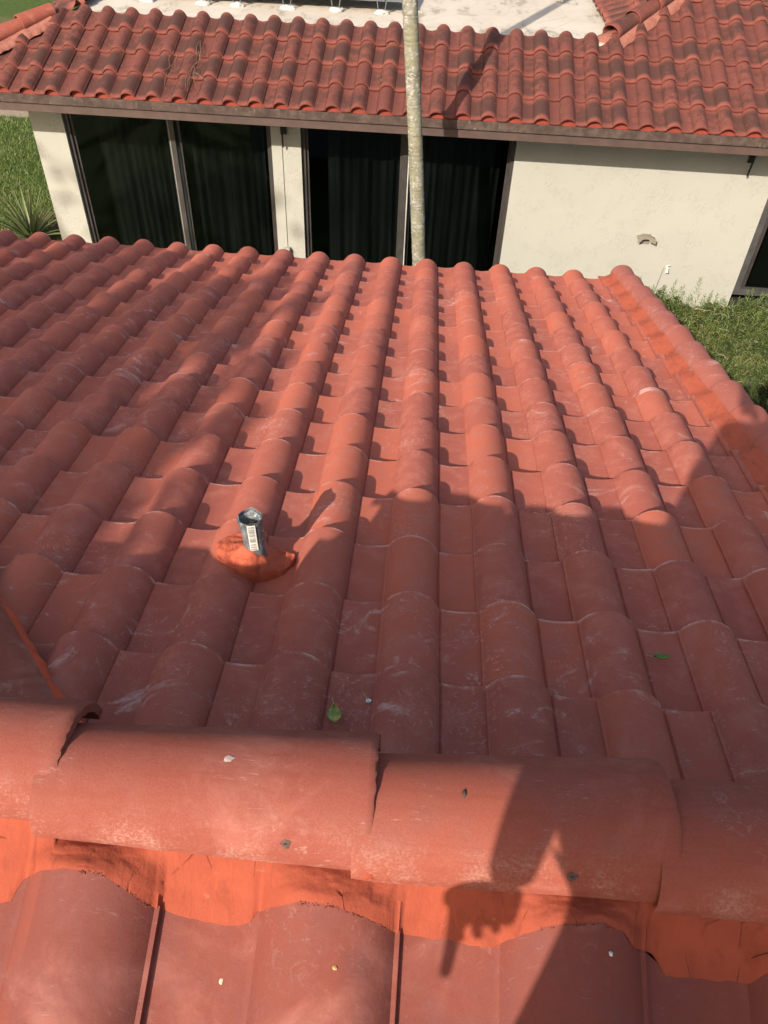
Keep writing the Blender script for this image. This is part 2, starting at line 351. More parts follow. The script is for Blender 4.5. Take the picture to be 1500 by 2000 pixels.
# body of the house under the lower roof
b = MB(); z0 = lambda Y: E0[2]+(E0[1]-Y)*math.tan(AL)-.06
Xa, Xb, Ya, Yb = -3.6, 1.50, .58, 5.45
V = [(X, Y, z) for X in (Xa, Xb) for Y, z in ((Ya, -5.4), (Yb, -5.4), (Yb, z0(Yb)), (Ya, z0(Ya)))]
b.add(V, [[0, 1, 2, 3], [4, 7, 6, 5], [1, 5, 6, 2], [0, 3, 7, 4], [3, 2, 6, 7]]); b.build('wall', M_STUC, house)
b = MB(); b.box((-1.15, 5.97, -3.08), (5.5, .03, .16)); V = [(1.60, Y, z0(Y)+q) for Y in (.6, 5.97) for q in (-.15, .03)]+[(1.63, Y, z0(Y)+q) for Y in (.6, 5.97) for q in (-.15, .03)]
b.add(V, [[0, 1, 3, 2], [4, 6, 7, 5], [0, 4, 5, 1], [2, 3, 7, 6], [0, 2, 6, 4], [1, 5, 7, 3]]); b.build('fascia', M_FASC, house)

# upper roof with the foreground ridge
BN = rad(22); NO = np.array([0, .318, -1.060]); nup = np.array([0, math.cos(BN), math.sin(BN)]); nnn = np.array([0, -math.sin(BN), math.cos(BN)])
W0 = .305
bnd = [(-3, .01), (-.9, .004), (-.80, .005), (-.765, .03), (-.70, .048), (-.63, .045), (-.59, .022), (-.56, .010), (-0.5151, 0.0227), (-0.4836, 0.0104), (-0.4689, 0.0146), (-0.4642, 0.0298), (-0.457, 0.0423), (-0.4107, 0.0573), (-0.3737, 0.0602), (-0.3411, 0.0569), (-0.3144, 0.0428), (-0.2902, 0.0269), (-0.28, 0.0218), (-0.2515, 0.0134), (-0.2088, 0.0106), (-0.175, 0.0081), (-0.1577, 0.0136), (-0.1539, 0.0238), (-0.1309, 0.0345), (-0.0953, 0.0442), (-0.0543, 0.0441), (-0.0225, 0.0364), (0.0064, 0.0255), (0.0296, 0.0155), (0.0626, 0.0128), (0.0886, 0.0146), (0.1147, 0.0092), (0.1496, 0.0083), (0.1649, 0.0201), (0.1952, 0.0365), (0.2248, 0.0458), (0.2712, 0.0492), (0.3007, 0.0416), (0.3147, 0.0255), (0.3482, 0.0159), (0.3634, -0.0055), (0.4269, -0.0064), (0.4639, -0.0053), (0.4752, 0.0072), (0.4845, 0.0142), (.50, .016), (.56, .02), (.60, .01), (.64, -.010), (.76, -.010), (.79, .01), (.87, .02), (.93, -.010), (3, -.01)]
def near_h(X):
    x = ((.03-X) % W0)*.30/W0
    return prof(x, H=.055, gr=.001)
near = tile_field('upper_roof', NO+np.array([.03, 0, 0])+nup*(-.33), (-1, 0, 0), tuple(nup), range(-8, 4), range(-5, 1), W0, .50, M_NEAR, house, lift=0.0, seed=21, jit=.3, thick=.015, lap=-.012, H=.055, gr=.001, cuts=[((-.92, 0, -1), (-1, 0, 0))], top=lambda X: .33+.004+float(np.interp(.03-X, [p[0] for p in bnd], [p[1] for p in bnd])))
for o_ in ():
    pass
dk = [NO+np.array([X, 0, 0])+nup*sl_+nnn*-.018 for X, sl_ in ((-.90, -2.9), (2.9, -2.9), (2.9, .13), (-.90, .13))]
mk('roof_deck', dk, [[0, 1, 2, 3]], mat_simple('roof_felt', (.16, .04, .028), .9), house, smooth=0)
RB = MB()      # masonry under the ridge
RB.box((1.19, .495, -1.50), (4.22, .05, .92)); RB.box((-1.96, .535, -1.62), (2.08, .07, .94))
RB.box((1.29, -1.4, -3.6), (4.4, 3.7, 3.5)); RB.build('upper_wall', M_STUC, house)
caps = [  # left end axis, right end axis (exposed), half width, height at each
    ((-.915, .503, -.990), (-.418, .492, -.985), .078, .067, .084, .073),
    ((-.445, .467, -.990), (-.012, .470, -.985), .076, .066, .091, .078),
    ((-.038, .451, -.990), (.362, .463, -.985), .081, .070, .091, .078),
    ((.337, .445, -.990), (.762, .447, -.985), .083, .072, .091, .078),
    ((.74, .43, -.990), (1.16, .43, -.985), .082, .071, .091, .078), ((1.135, .412, -.990), (1.56, .414, -.985), .082, .071, .091, .078), ((1.535, .40, -.990), (1.96, .40, -.985), .082, .071, .091, .078)]
for k, (a_, b_, w0_, h0_, w1_, h1_) in enumerate(caps):
    v, f, tc = cap_mesh(a_, b_, w0_, h0_, w1_, h1_, nseg=40, seed=k+5, th=.015, a0=-6, a1=186)
    c = mk('ridge_cap', v, f, M_CAP, near, tc=tc, smooth=45)
    if k in (1, 2):      # nail hole with a ring of sealant
        X, ang = ((-.118, 204) if k == 1 else (.232, 208)); ang = 360-ang
        t_ = (X-a_[0])/(b_[0]-a_[0]); ww, hh = w0_+(w1_-w0_)*t_, h0_+(h1_-h0_)*t_; ax = a_[1]+(b_[1]-a_[1])*t_; az = a_[2]+(b_[2]-a_[2])*t_; g_ = rad(180-26)
        V = []; F = []; P0 = Vector((X, ax+math.cos(g_)*ww, az+math.sin(g_)*hh)); n_ = Vector((0, math.cos(g_)/ww, math.sin(g_)/hh)).normalized(); tt = Vector((1, 0, 0)); bb = n_.cross(tt); rn = random.Random(k)
        for q in range(14):
            an = 2*math.pi*q/14
            for R_, z_ in ((.0024, .0006), (.0040, .0012), (.0066+rn.uniform(-1, 1)*.0014, .0004)): V.append(P0+tt*math.cos(an)*R_+bb*math.sin(an)*R_+n_*z_)
        for q in range(14):
            for e in range(2): F.append([q*3+e, q*3+e+1, ((q+1) % 14)*3+e+1, ((q+1) % 14)*3+e])
        F.append([q*3 for q in range(14)]); mi = [0]*28+[1]
        mk('nail_hole', V, F, None, c, mats=[mat_simple('sealant', (.10, .05, .04), .8, .6, 300), M_BLACK], mi=mi)
def mortar_bed():
    bx = [p[0] for p in bnd]; by = [p[1] for p in bnd]; N = 760; V = []; F = []; X0, X1 = -.90, 1.9; nl = 24
    for k in range(N+1):
        X = X0+(X1-X0)*k/N; s = float(np.interp(X, bx, by)); e = mn.noise(Vector((X*60, 0, 3)))*.0022+mn.noise(Vector((X*17, 5, 3)))*.003
        bpt = NO+np.array([X, 0, 0])+nup*(s+e)+nnn*(near_h(X)+.0012)
        for (a_, b_, w0_, h0_, w1_, h1_) in caps:
            if a_[0]+.026 <= X <= b_[0]+.002: break
        t_ = (X-a_[0])/(b_[0]-a_[0]); ww = w0_+(w1_-w0_)*t_; ax = a_[1]+(b_[1]-a_[1])*t_; az = a_[2]+(b_[2]-a_[2])*t_
        tp = np.array([X, ax-ww+.012+mn.noise(Vector((X*40, 9, 1)))*.0012, az+.004]); md = np.array([X, ax-ww+.0025, az-.006])
        hd_ = np.linalg.norm(bpt-md); pan = max(0., 1-near_h(X)/.04)
        for q in range(nl+1):
            t = q/nl
            if q == 0: P_ = tp
            else:
                u = (q-1)/(nl-1); P_ = md*(1-u)+bpt*u; P_ = P_+nnn*(-.06*hd_*pan*math.sin(math.pi*u)+(.0035*(1-pan))*math.sin(math.pi*u))
                P_ = P_+nnn*(mn.noise(Vector((X*16, u*2.5, 0)))*.0026+mn.noise(Vector((X*55, u*6, 4)))*.0010+mn.noise(Vector((X*150, u*16, 4)))*.0005)*math.sin(math.pi*min(1, u+.15))
                P_ = P_+nnn*.0012*math.sin(min(1., (1-u)/.5)*math.pi)
            d_ = P_-NO; sl_ = d_@nup; hh_ = d_@nnn; dd_ = 0.; nh = near_h(X)*max(0., 1-dd_*dd_)+.0012
            if hh_ < nh and q > 0 and sl_ < s+e+.004: P_ = P_+nnn*(nh-hh_)
            V.append(P_)
        V.append(bpt-nnn*.004)
    m_ = nl+2
    for k in range(N):
        for q in range(m_-1): F.append([k*m_+q, k*m_+q+1, (k+1)*m_+q+1, (k+1)*m_+q])
    mk('mortar', V, F, M_MORT, near, smooth=60)
mortar_bed()
def dab(P, r, name, mat, parent, seed, flat=.4):
    bm = bmesh.new(); bmesh.ops.create_icosphere(bm, subdivisions=3, radius=1); rn = Vector((seed*7.1, 3, 1))
    V = []; 
    for v in bm.verts:
        d = 1+.35*mn.noise(v.co*1.6+rn)+.12*mn.noise(v.co*5+rn); V.append(Vector(P)+Vector((v.co.x*r[0]*d, v.co.y*r[1]*d, v.co.z*r[2]*d)))
    F = [[v.index for v in f.verts] for f in bm.faces]; bm.free(); return mk(name, V, F, mat, parent, smooth=80)
dab((-.014, .377, -.985), (.011, .008, .014), 'mortar_dab', M_MORT, near, 2)
M_CRUMB = mat_simple('mortar_crumb', (.22, .05, .03), .95, .6, 90)
def crumbs(name, pts, n, r, seed, parent, mat):
    rn = random.Random(seed); b = MB()
    for k in range(n):
        X = rn.uniform(pts[0][0], pts[-1][0]); s = float(np.interp(X, [p[0] for p in bnd], [p[1] for p in bnd]))+rn.uniform(-.0035, .0015)
        c = NO+np.array([X, 0, 0])+nup*s+nnn*(near_h(X)+.001); e = rn.uniform(.3, 1)*r
        b.box(c, (e*rn.uniform(1, 2.2), e, e), Matrix.Rotation(rn.uniform(0, 6), 3, Vector((rn.random(), rn.random(), rn.random())).normalized()))
    tag(b.build(name, mat, parent, smooth=0), kind='stuff')
crumbs('mortar_crumbs', [(-.37, .054), (-.31, .038), (-.285, .02)], 60, .0013, 1, near, M_CRUMB)
crumbs('mortar_crumbs', [(-.10, .038), (-.05, .038), (0, .022), (.015, .012)], 80, .0013, 2, near, M_CRUMB)
crumbs('mortar_crumbs', [(.20, .036), (.27, .042), (.31, .012), (.34, .009)], 80, .0013, 3, near, M_CRUMB)

# ================================================================ vent pipe
def vent():
    o = tag(empty('vent_pipe', (-.470, 1.665, -1.86)), 'short crumpled grey lead vent pipe standing in an orange mortar patch on the red tiles', 'vent pipe')
    t = NT('lead_sheet', .45, .5); q = t.obj(); n = t.noise(q, 60, 6, .8, .5); k = t.noise(q, 18, 4, .6)
    t.col(t.mix(t.ramp(n, .55, .68), t.mix(t.ramp(k, .35, .7), (.09, .10, .115), (.24, .255, .27)), (.62, .63, .63))); t.b.inputs['Metallic'].default_value = .35; t.bump(n, .004, .8); ML = t.m
    M_PVC = mat_simple('cream_pvc', (.55, .46, .30), .5, .3, 20); B = Vector((-.480, 1.70, -1.885)); rn = random.Random(2)
    V = []; F = []; n = 36; H = .174
    prof_ = [(0, .034), (.06, .033), (.10, .0325), (.14, .032), (.165, .032), (.188, .033), (H, .034), (H+.004, .030), (H-.004, .0245), (H-.03, .0235), (H-.10, .023)]
    for h, r in prof_:
        for q in range(n):
            g = 2*math.pi*q/n; cr = 1.10+.05*mn.noise(Vector((math.cos(g)*2, math.sin(g)*2, h*14))); hh = h
            if h > .17: hh += .006*mn.noise(Vector((math.cos(g)*1.7+5, math.sin(g)*1.7, 1)))+(.009*math.exp(-((g-math.pi*1.02)/.25)**2) if h >= H-.005 else 0)+(.007*math.exp(-((g-1.6)/.4)**2) if h >= H-.005 else 0)
            ex = .010*math.exp(-((g-math.pi*1.05)/.22)**2)*max(0, (h-.10)/.10) if h <= H+.004 else 0
            V.append(B+Vector((math.cos(g)*(r*cr+ex)-.006*h/.23, math.sin(g)*(r*cr+ex), hh)))
    for k in range(len(prof_)-1):
        for q in range(n): F.append([k*n+q, k*n+(q+1) % n, (k+1)*n+(q+1) % n, (k+1)*n+q])
    mk('pipe', V, F, ML, o, smooth=70)
    mb = MB(); mb.tube([B+Vector((0, 0, .05)), B+Vector((-.004, 0, H-.035))], .0235, 24); mb.build('pipe_liner', M_PVC, o, smooth=60)
    mb = MB(); 
    # flashing mortar mound draped over pan and barrel
    V = []; F = []; nr, na = 30, 110; C = (-.490, 1.722)
    def hsurf(X, Y):
        x = (X-(E0[0]-.175)) % .30; sx = E0[2]+(E0[1]-Y)*math.tan(AL); c = (E0[1]-Y)/math.cos(AL)-SH*(X-E0[0]); t = (c/L1) % 1
        return sx+(prof(x)-.039*t)*1.0
    for r in range(nr+1):
        for q in range(na):
            g = 2*math.pi*q/na; R_ = r/nr; rx = .122*(1+.10*math.sin(2*g+.6)+.05*math.sin(5*g)+.05*mn.noise(Vector((math.cos(g)*3, math.sin(g)*3, 1)))); ry = .098*(1+.13*math.sin(3*g+1)+.06*mn.noise(Vector((math.cos(g)*4, math.sin(g)*4, 9))))
            x = C[0]+math.cos(g)*rx*R_; y = C[1]+math.sin(g)*ry*R_-.01; hs_ = []
            for dx in (-.02, 0, .02): hs_.append(hsurf(x+dx*R_, y))
            d = math.hypot(x-B.x-.004, (y-B.y+.018)*.8)
            z = max(hs_)*.65+sum(hs_)/3*.35+.008+.082*math.exp(-(d/.050)**2)+.006*mn.noise(Vector((x*45, y*45, 0)))+.012*mn.noise(Vector((x*16, y*16, 4)))+.003*mn.noise(Vector((x*130, y*130, 4)))
            if r == nr: z = min(hs_)-.01
            V.append((x, y, z))
    for r in range(nr):
        for q in range(na): F.append([r*na+q, r*na+(q+1) % na, (r+1)*na+(q+1) % na, (r+1)*na+q])
    F.append(list(range(na))[::-1]); mk('mortar_collar', V, F, mat_mortar('vent_mortar', (.42, .092, .048), (.34, .076, .042)), o, smooth=70)
    # sticker wrapped on the side that faces the ridge
    ms = MB(); ink = MB(); c_ = lambda g, z, r=.0388: B+Vector((math.cos(g)*r-.006*z/.23, math.sin(g)*r, z+.02))
    for k in range(6):
        g0, g1 = rad(262+k*6.5), rad(262+(k+1)*6.5); ms.add([c_(g0, .055), c_(g1, .055), c_(g1, .165), c_(g0, .165)], [[0, 1, 2, 3]])
    s = ms.build('sticker', mat_simple('paper_label', (.62, .61, .56), .6, .15, 40), o)
    rn = random.Random(9)
    for k in range(15):
        z = .092+k*.0046; h = rn.choice((.0012, .002, .003))
        for q in range(4):
            g0, g1 = rad(266+q*7), rad(266+(q+1)*7); ink.add([c_(g0, z, .0392), c_(g1, z, .0392), c_(g1, z+h, .0392), c_(g0, z+h, .0392)], [[0, 1, 2, 3]])
    for k in range(5):
        g0 = rad(267+k*5.5); g1 = g0+rad(3.2)
        for z in (.058, .068, .078): ink.add([c_(g0, z, .0392), c_(g1, z, .0392), c_(g1, z+.0065, .0392), c_(g0+rad(1), z+.0065, .0392)], [[0, 1, 2, 3]])
    ink.build('print', M_BLACK, s)
vent()

# ================================================================ far building
PH = rad(-.728); U = np.array([math.cos(PH), math.sin(PH), 0]); VH = np.array([-math.sin(PH), math.cos(PH), 0]); P0 = np.array([-4.979, 9.578, -2.806]); BE = rad(21.59); LF = .3962
def FB(u, d, z): return np.array([P0[0], P0[1], 0])+U*u+VH*d+np.array([0, 0, z])
def fbox(b, u0, u1, d0, d1, z0, z1):
    b.add([FB(u, d, z) for u in (u0, u1) for d in (d0, d1) for z in (z0, z1)], [[0, 1, 3, 2], [4, 6, 7, 5], [0, 4, 5, 1], [2, 3, 7, 6], [0, 2, 6, 4], [1, 5, 7, 3]]); return b
villa = tag(empty('villa', FB(5, 3, -5.4)), 'cream single storey villa with weathered red tile eave slope and flat white roof behind', 'house')
dt = 3.97*LF*math.cos(BE); zt = P0[2]+3.97*LF*math.sin(BE)
UP = VH*math.cos(BE)+np.array([0, 0, math.sin(BE)])
n45 = tuple((-U+VH)/math.sqrt(2)); n45b = tuple((U-VH)/math.sqrt(2))
hl = -1.143; hr = 5.60
old = dict(W=.30, L=LF, mat=M_OLD, parent=villa, lift=.032, thick=.020, H=.062, bw=.170, pd=.014, jit=1.6)
slope = tile_field('front_roof_slope', P0, tuple(-U), tuple(UP), range(-36, 9), range(0, 4), seed=31, cuts=[(FB(hl, 0, 0), n45)], keep=lambda i, j: j < 3 or i > -24, **old)
_bm = bmesh.new(); _bm.from_mesh(slope.data); _og = WL[slope.name]-Vector((0, 0, CZ))
bmesh.ops.bisect_plane(_bm, geom=_bm.verts[:]+_bm.edges[:]+_bm.faces[:], plane_co=Vector(FB(0, dt, 0))-_og, plane_no=Vector(VH), clear_outer=True); _bm.to_mesh(slope.data); _bm.free()

tile_field('upper_roof_slope', P0, tuple(-U), tuple(UP), range(-36, -20), range(3, 10), seed=32, keep=lambda i, j: j > 3 or i <= -24, cuts=[(FB(hr, 0, 0), n45)], **old)
UPL = U*math.cos(BE)+np.array([0, 0, math.sin(BE)])
tile_field('side_roof_slope', FB(hl, 0, P0[2]), tuple(VH), tuple(UPL), range(0, 22), range(0, 4), seed=33, cuts=[(FB(hl, 0, 0), n45b)], **old)
tile_field('inner_roof_slope', FB(hr+dt+.02, 0, zt), tuple(VH), tuple(UPL), range(4, 18), range(0, 6), seed=34, cuts=[(FB(hr, 0, 0), n45b)], **old)
def hip(name, u0, d0, z0_, n, m1, wide=.11, seed=0):
    ax = (U+VH)/math.sqrt(2)*math.cos(BE); ax = ax+np.array([0, 0, math.sin(BE)/math.sqrt(2)]); ax /= np.linalg.norm(ax); sd = (U-VH)/math.sqrt(2); st = np.array([u0, d0])
    base = FB(u0, d0, z0_+.03)
    for k in range(n):
        a_ = base+ax*(.40*(k+1)+.06); b_ = base+ax*(.40*k)+np.array([0, 0, .028]); v, f, tc = cap_mesh(a_, b_, .100, .085, wide+.008, .098, a0=-15, a1=195, seed=seed+k); mk('hip_cap', v, f, M_OLD if m1 else M_CAP, slope, tc=tc, smooth=50)
    rn = random.Random(seed); V = []; F = []; N = 60
    for k in range(N+1):
        c = base+ax*(.40*n*k/N-.02)
        for s, h in ((-.21, -.095), (-.19, -.045), (-.10, -.005), (.10, -.005), (.19, -.045), (.21, -.095)): V.append(c+sd*(s+rn.uniform(-1, 1)*.012*(abs(s) > .15))+np.array([0, 0, h+rn.uniform(-1, 1)*.003]))
    for k in range(N):
        for q in range(5): F.append([k*6+q, (k+1)*6+q, (k+1)*6+q+1, k*6+q+1])
    F.append([5, 4, 3, 2, 1, 0]); mk('mortar', V, F, M_MORT2, slope, smooth=60)
hip('left', hl-.1, -.1, P0[2]-.03, 5, False, .12, 200)
hip('right', hr+dt-.02, dt-.02, zt-.02, 5, True, .12, 220)
# eave closure scalloped under the tiles
V = []; F = []; k = 0
for i in range(-8, 37):
    for q in range(12):
        x = .30*q/12; u = i*.30-x; V += [FB(u, .045, P0[2]-.075), FB(u, .045, P0[2]+prof(x, .30, .17, .062, .014)-.024)]
V = sorted(V, key=lambda p: float(np.dot(p-P0, U))); V = [p for p in V]
for k in range(len(V)//2):
    if V[2*k][2] > V[2*k+1][2]: V[2*k], V[2*k+1] = V[2*k+1], V[2*k]
for k in range(len(V)//2-1): F.append([2*k, 2*k+1, 2*k+3, 2*k+2])
mk('eave_closure', V, F, M_BIRD, slope, smooth=0)
b = MB(); fbox(b, hl, 12.5, .024, .075, -2.945, -2.848); b.build('gutter_edge', M_STRIP, villa, bevel=.004)
b = MB(); fbox(b, hl, 12.5, .052, .085, -3.045, -2.950); b.build('fascia', M_FASC, villa, bevel=.003)
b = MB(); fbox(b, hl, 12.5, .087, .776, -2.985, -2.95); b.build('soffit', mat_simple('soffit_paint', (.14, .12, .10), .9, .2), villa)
zw0, zw1, wd = -5.4, -2.99, .78
b = MB()
for (u0, u1) in ((-.235, .200), (2.915, 3.296), (6.045, 9.335)): fbox(b, u0, u1, wd, wd+.16, zw0, zw1)
fbox(b, .200, 2.915, wd+.002, wd+.16, -3.12, zw1); fbox(b, 3.296, 6.045, wd+.002, wd+.16, -3.12, zw1); fbox(b, 9.335, 12.4, wd+.002, wd+.16, -3.12, zw1)
fbox(b, -.235, -.09, wd+.162, 7, zw0, zw1); b.build('wall', M_STUC, villa)
b = MB(); fbox(b, 2.915, 3.05, wd-.014, wd-.002, zw0, -3.0); b.build('wall_batten', M_STUC, villa)
b = MB(); fbox(b, 3.0, 3.09, wd-.085, wd-.004, -5.05, -4.86); b.build('outlet_cover', M_STUC, villa, bevel=.008)
# rooms behind the glass
b = MB(); fbox(b, -.05, 12.3, wd+1.9, wd+2.0, zw0, zw1); fbox(b, -.05, 12.3, wd+.17, wd+1.89, -5.38, -5.30); fbox(b, -.05, 12.3, wd+.17, wd+1.89, -3.0, -2.97); b.build('room_shell', M_GAP, villa)
def flat_mat():
    t = NT('white_roof_coating', .8, .3); o = t.obj(); n = t.noise(o, .9, 5, .6); k = t.noise(t.mapv(o, (1, .42, 1)), 2.6, 7, .72, .15); g = t.noise(o, 60, 5, .8)
    c = t.mix(t.ramp(n, .35, .7), (.47, .43, .37), (.42, .37, .31)); c = t.mix(t.ramp(k, .53, .63, 0, .7), c, (.20, .17, .12))
    c = t.mix(t.math('MULTIPLY', t.ramp(g, .52, .62), t.ramp(k, .45, .6)), c, (.14, .12, .10))
    vv = t.vor(t.mapv(o, (1, 1, 1)), 1.6, 'DISTANCE_TO_EDGE'); c = t.mix(t.math('MULTIPLY', t.ramp(vv, .012, .002), t.ramp(g, .45, .55)), c, (.26, .23, .19)); t.col(c); t.bump(t.math('ADD', g, k), .006, .6); return t.m
b = MB(); fbox(b, hl+dt-.05, hr+dt+.1, dt-.06, 8.5, zt-.20, zt-.075); b.build('flat_roof', flat_mat(), villa)
# sliding doors
def glass_mat(name, tint, r=.02):
    t = NT(name, r, .5); tr = t.n.new('ShaderNodeBsdfTransparent'); tr.inputs[0].default_value = tint+(1,); gl = t.n.new('ShaderNodeBsdfGlossy'); gl.inputs['Roughness'].default_value = r; gl.inputs[0].default_value = (.8, .85, .9, 1)
    fr = t.n.new('ShaderNodeFresnel'); fr.inputs[0].default_value = 1.5; ms = t.n.new('ShaderNodeMixShader'); t.L(fr.outputs[0], ms.inputs[0]); t.L(tr.outputs[0], ms.inputs[1]); t.L(gl.outputs[0], ms.inputs[2])
    t.L(ms.outputs[0], t.n['Material Output'].inputs[0]); t.n.remove(t.b); return t.m
M_GLASS = glass_mat('tinted_glass', (.37, .39, .385))
def curtain_mat():
    t = NT('curtain_cloth', .9, .1); o = t.obj(); k = t.noise(t.mapv(o, (1, 1, .05)), 7, 4, .6); n = t.noise(o, 1.2, 2, .5)
    c = t.mix(t.ramp(k, .36, .66), (.10, .107, .105), (.25, .265, .26)); c = t.mix(t.ramp(n, .4, .65, 0, .5), c, (.06, .07, .068)); t.col(c); return t.m
M_CURT = curtain_mat()
M_RAIL = mat_simple('worn_bronze_rail', (.035, .03, .028), .5, .5, 6); M_ALU = mat_simple('bare_aluminium', (.42, .41, .39), .4, .4, 10)
def slider(u0, u1, um, seed, light):
    d = tag(empty('sliding_door', FB(u0, wd, zw0)), None); del d
def frame_box(b, u0, u1, z0_, z1_, w, d0, d1):
    fbox(b, u0, u0+w, d0, d1, z0_, z1_); fbox(b, u1-w, u1, d0, d1, z0_, z1_); fbox(b, u0+w, u1-w, d0+.001, d1-.001, z1_-w, z1_); fbox(b, u0+w, u1-w, d0+.001, d1-.001, z0_, z0_+w)
def door(u0, u1, um, light, seed):
    b = MB(); frame_box(b, u0+.003, u1-.003, -5.36, -3.122, .045, wd+.05, wd+.155); fr = b.build('sliding_door', M_DARK, villa)
    b = MB(); fbox(b, um-.034, um+.034, wd+.040, wd+.075, -5.31, -3.17); fbox(b, um-.020, um+.005, wd+.076, wd+.12, -5.31, -3.17); b.build('meeting_stile', M_RAIL, fr, bevel=.004)
    if light:
        b = MB(); fbox(b, um+.036, um+.050, wd+.045, wd+.07, -5.31, -3.17); b.build('weather_strip', M_ALU, fr)
    else:
        b = MB(); fbox(b, um-.046, um-.036, wd+.045, wd+.07, -5.31, -3.17); b.build('weather_strip', mat_simple('grey_strip', (.2, .19, .18), .6), fr)
    for k, (a_, c_) in enumerate(((u0+.048, um-.036), (um+.052, u1-.048))):
        dd = wd+.085+.03*k; b = MB(); frame_box(b, a_, c_, -5.31, -3.17, .035, dd, dd+.022); sf = b.build('sash', M_DARK, fr)
        b = MB(); fbox(b, a_+.036, c_-.036, dd+.008, dd+.012, -5.27, -3.21); b.build('pane', M_GLASS, sf)
    rn = random.Random(seed); V = []; F = []; N = 240
    for k in range(N+1):
        u = u0+.30+(u1-u0-.45)*k/N; dd = wd+.30+.018*math.sin(k*.55+2.6*math.sin(k*.037+seed))+.03*math.sin(k*.21+2*math.sin(k*.03+seed))
        V += [FB(u, dd, -5.28), FB(u, dd+.01*math.sin(k*.4), -3.16)]
    for k in range(N): F.append([2*k, 2*k+2, 2*k+3, 2*k+1])
    mk('curtain', V, F, M_CURT, fr, smooth=80)
door(.200, 2.915, 1.604, False, 3); door(3.296, 6.045, 4.650, True, 8)
b = MB(); frame_box(b, 9.338, 11.6, -5.13, -3.122, .085, wd+.004, wd+.15); fr3 = b.build('window', mat_simple('grey_bronze_frame', (.05, .048, .048), .55, .4, 9), villa)
b = MB(); fbox(b, 9.425, 9.50, wd+.07, wd+.10, -5.04, -3.21); fbox(b, 9.425, 11.5, wd+.06, wd+.068, -5.045, -5.035); b.build('inner_stile', M_DARK, fr3)
b = MB(); fbox(b, 9.5, 11.5, wd+.085, wd+.09, -5.04, -3.21); b.build('pane', M_GLASS, fr3)
b = MB(); fbox(b, 9.43, 11.5, wd+.5, wd+.51, -5.2, -3.1); b.build('blind', mat_simple('grey_blind', (.14, .145, .125), .9, .3, 3), fr3)

# fixtures on the far wall
def bracket(u, label, flip):
    o = tag(empty('downspout_bracket', FB(u, wd-.05, -3.35)), label, 'bracket', 'black brackets under the far eave'); b = MB()
    fbox(b, u-.035, u+.045, wd-.02, wd-.003, -3.36, -3.10); b.build('plate', M_BLACK, o)
    b = MB(); b.tube([FB(u+.02*flip, wd-.09, -3.06), FB(u+.0, wd-.075, -3.5)], .012, 8); fbox(b, u-.01, u+.01, wd-.08, wd-.021, -3.29, -3.27); b.build('rod', M_BLACK, o)
bracket(3.075, 'black rod bracket on the narrow pillar between the two glass doors', .2)
bracket(8.955, 'black rod bracket high on the cream wall near its far corner window', 1)
def hanger():
    o = tag(empty('hose_hanger', FB(7.96, wd-.09, -4.44)), 'small taupe metal hose hanger on the plain cream wall', 'hose hanger'); M_T = mat_simple('taupe_metal', (.20, .175, .135), .6, .3, 30)
    V = []; F = []; n = 12
    for k in range(n+1):
        t = k/n; u = 7.82+.24*t; z = -4.375+.030*math.sin(math.pi*t)-.012*t
        for (dd, dz) in ((wd-.115, -.005), (wd-.004, .0), (wd-.004, -.008), (wd-.115, -.013)): V.append(FB(u, dd, z+dz))
    for k in range(n):
        for q in range(4): F.append([k*4+q, k*4+(q+1) % 4, (k+1)*4+(q+1) % 4, (k+1)*4+q])
    F += [[3, 2, 1, 0], [n*4+q for q in range(4)]]; mk('saddle', V, F, M_T, o)
    V = []; F = []
    for k in range(n+1):
        t = k/n; u = 7.82+.24*t; z = -4.375+.030*math.sin(math.pi*t)-.012*t; h = .05 if (t < .22 or t > .6) else .022
        for (dd, zz) in ((wd-.122, z+.012), (wd-.122, z-h), (wd-.116, z-h), (wd-.116, z+.012)): V.append(FB(u, dd, zz))
    for k in range(n):
        for q in range(4): F.append([k*4+q, k*4+(q+1) % 4, (k+1)*4+(q+1) % 4, (k+1)*4+q])
    F += [[3, 2, 1, 0], [n*4+q for q in range(4)]]; mk('front_lip', V, F, M_T, o)
    b = MB(); fbox(b, 7.88, 8.0, wd-.012, wd-.003, -4.48, -4.345); b.build('back_plate', M_T, o)
hanger()
def tap():
    o = tag(empty('garden_tap', FB(8.33, wd-.05, -4.83)), 'tiny white garden tap with a thin cord hanging from it on the cream wall', 'tap'); M_W = mat_simple('white_plastic', (.62, .60, .54), .5)
    b = MB(); b.tube([FB(8.33, wd-.002, -4.78), FB(8.33, wd-.07, -4.78)], .014, 10); b.tube([FB(8.33, wd-.055, -4.78), FB(8.335, wd-.075, -4.84)], [.014, .022], 10); fbox(b, 8.30, 8.36, wd-.06, wd-.05, -4.745, -4.737); b.tube([FB(8.33, wd-.055, -4.78), FB(8.33, wd-.055, -4.74)], .006, 6); b.build('tap_body', M_W, o)
    b = MB(); b.tube([FB(8.29, wd-.02, -4.79), FB(8.27, wd-.03, -4.95), FB(8.25, wd-.04, -5.15), FB(8.24, wd-.05, -5.4)], .005, 6); b.build('cord', mat_simple('grey_cord', (.3, .3, .25), .8), o)
tap()

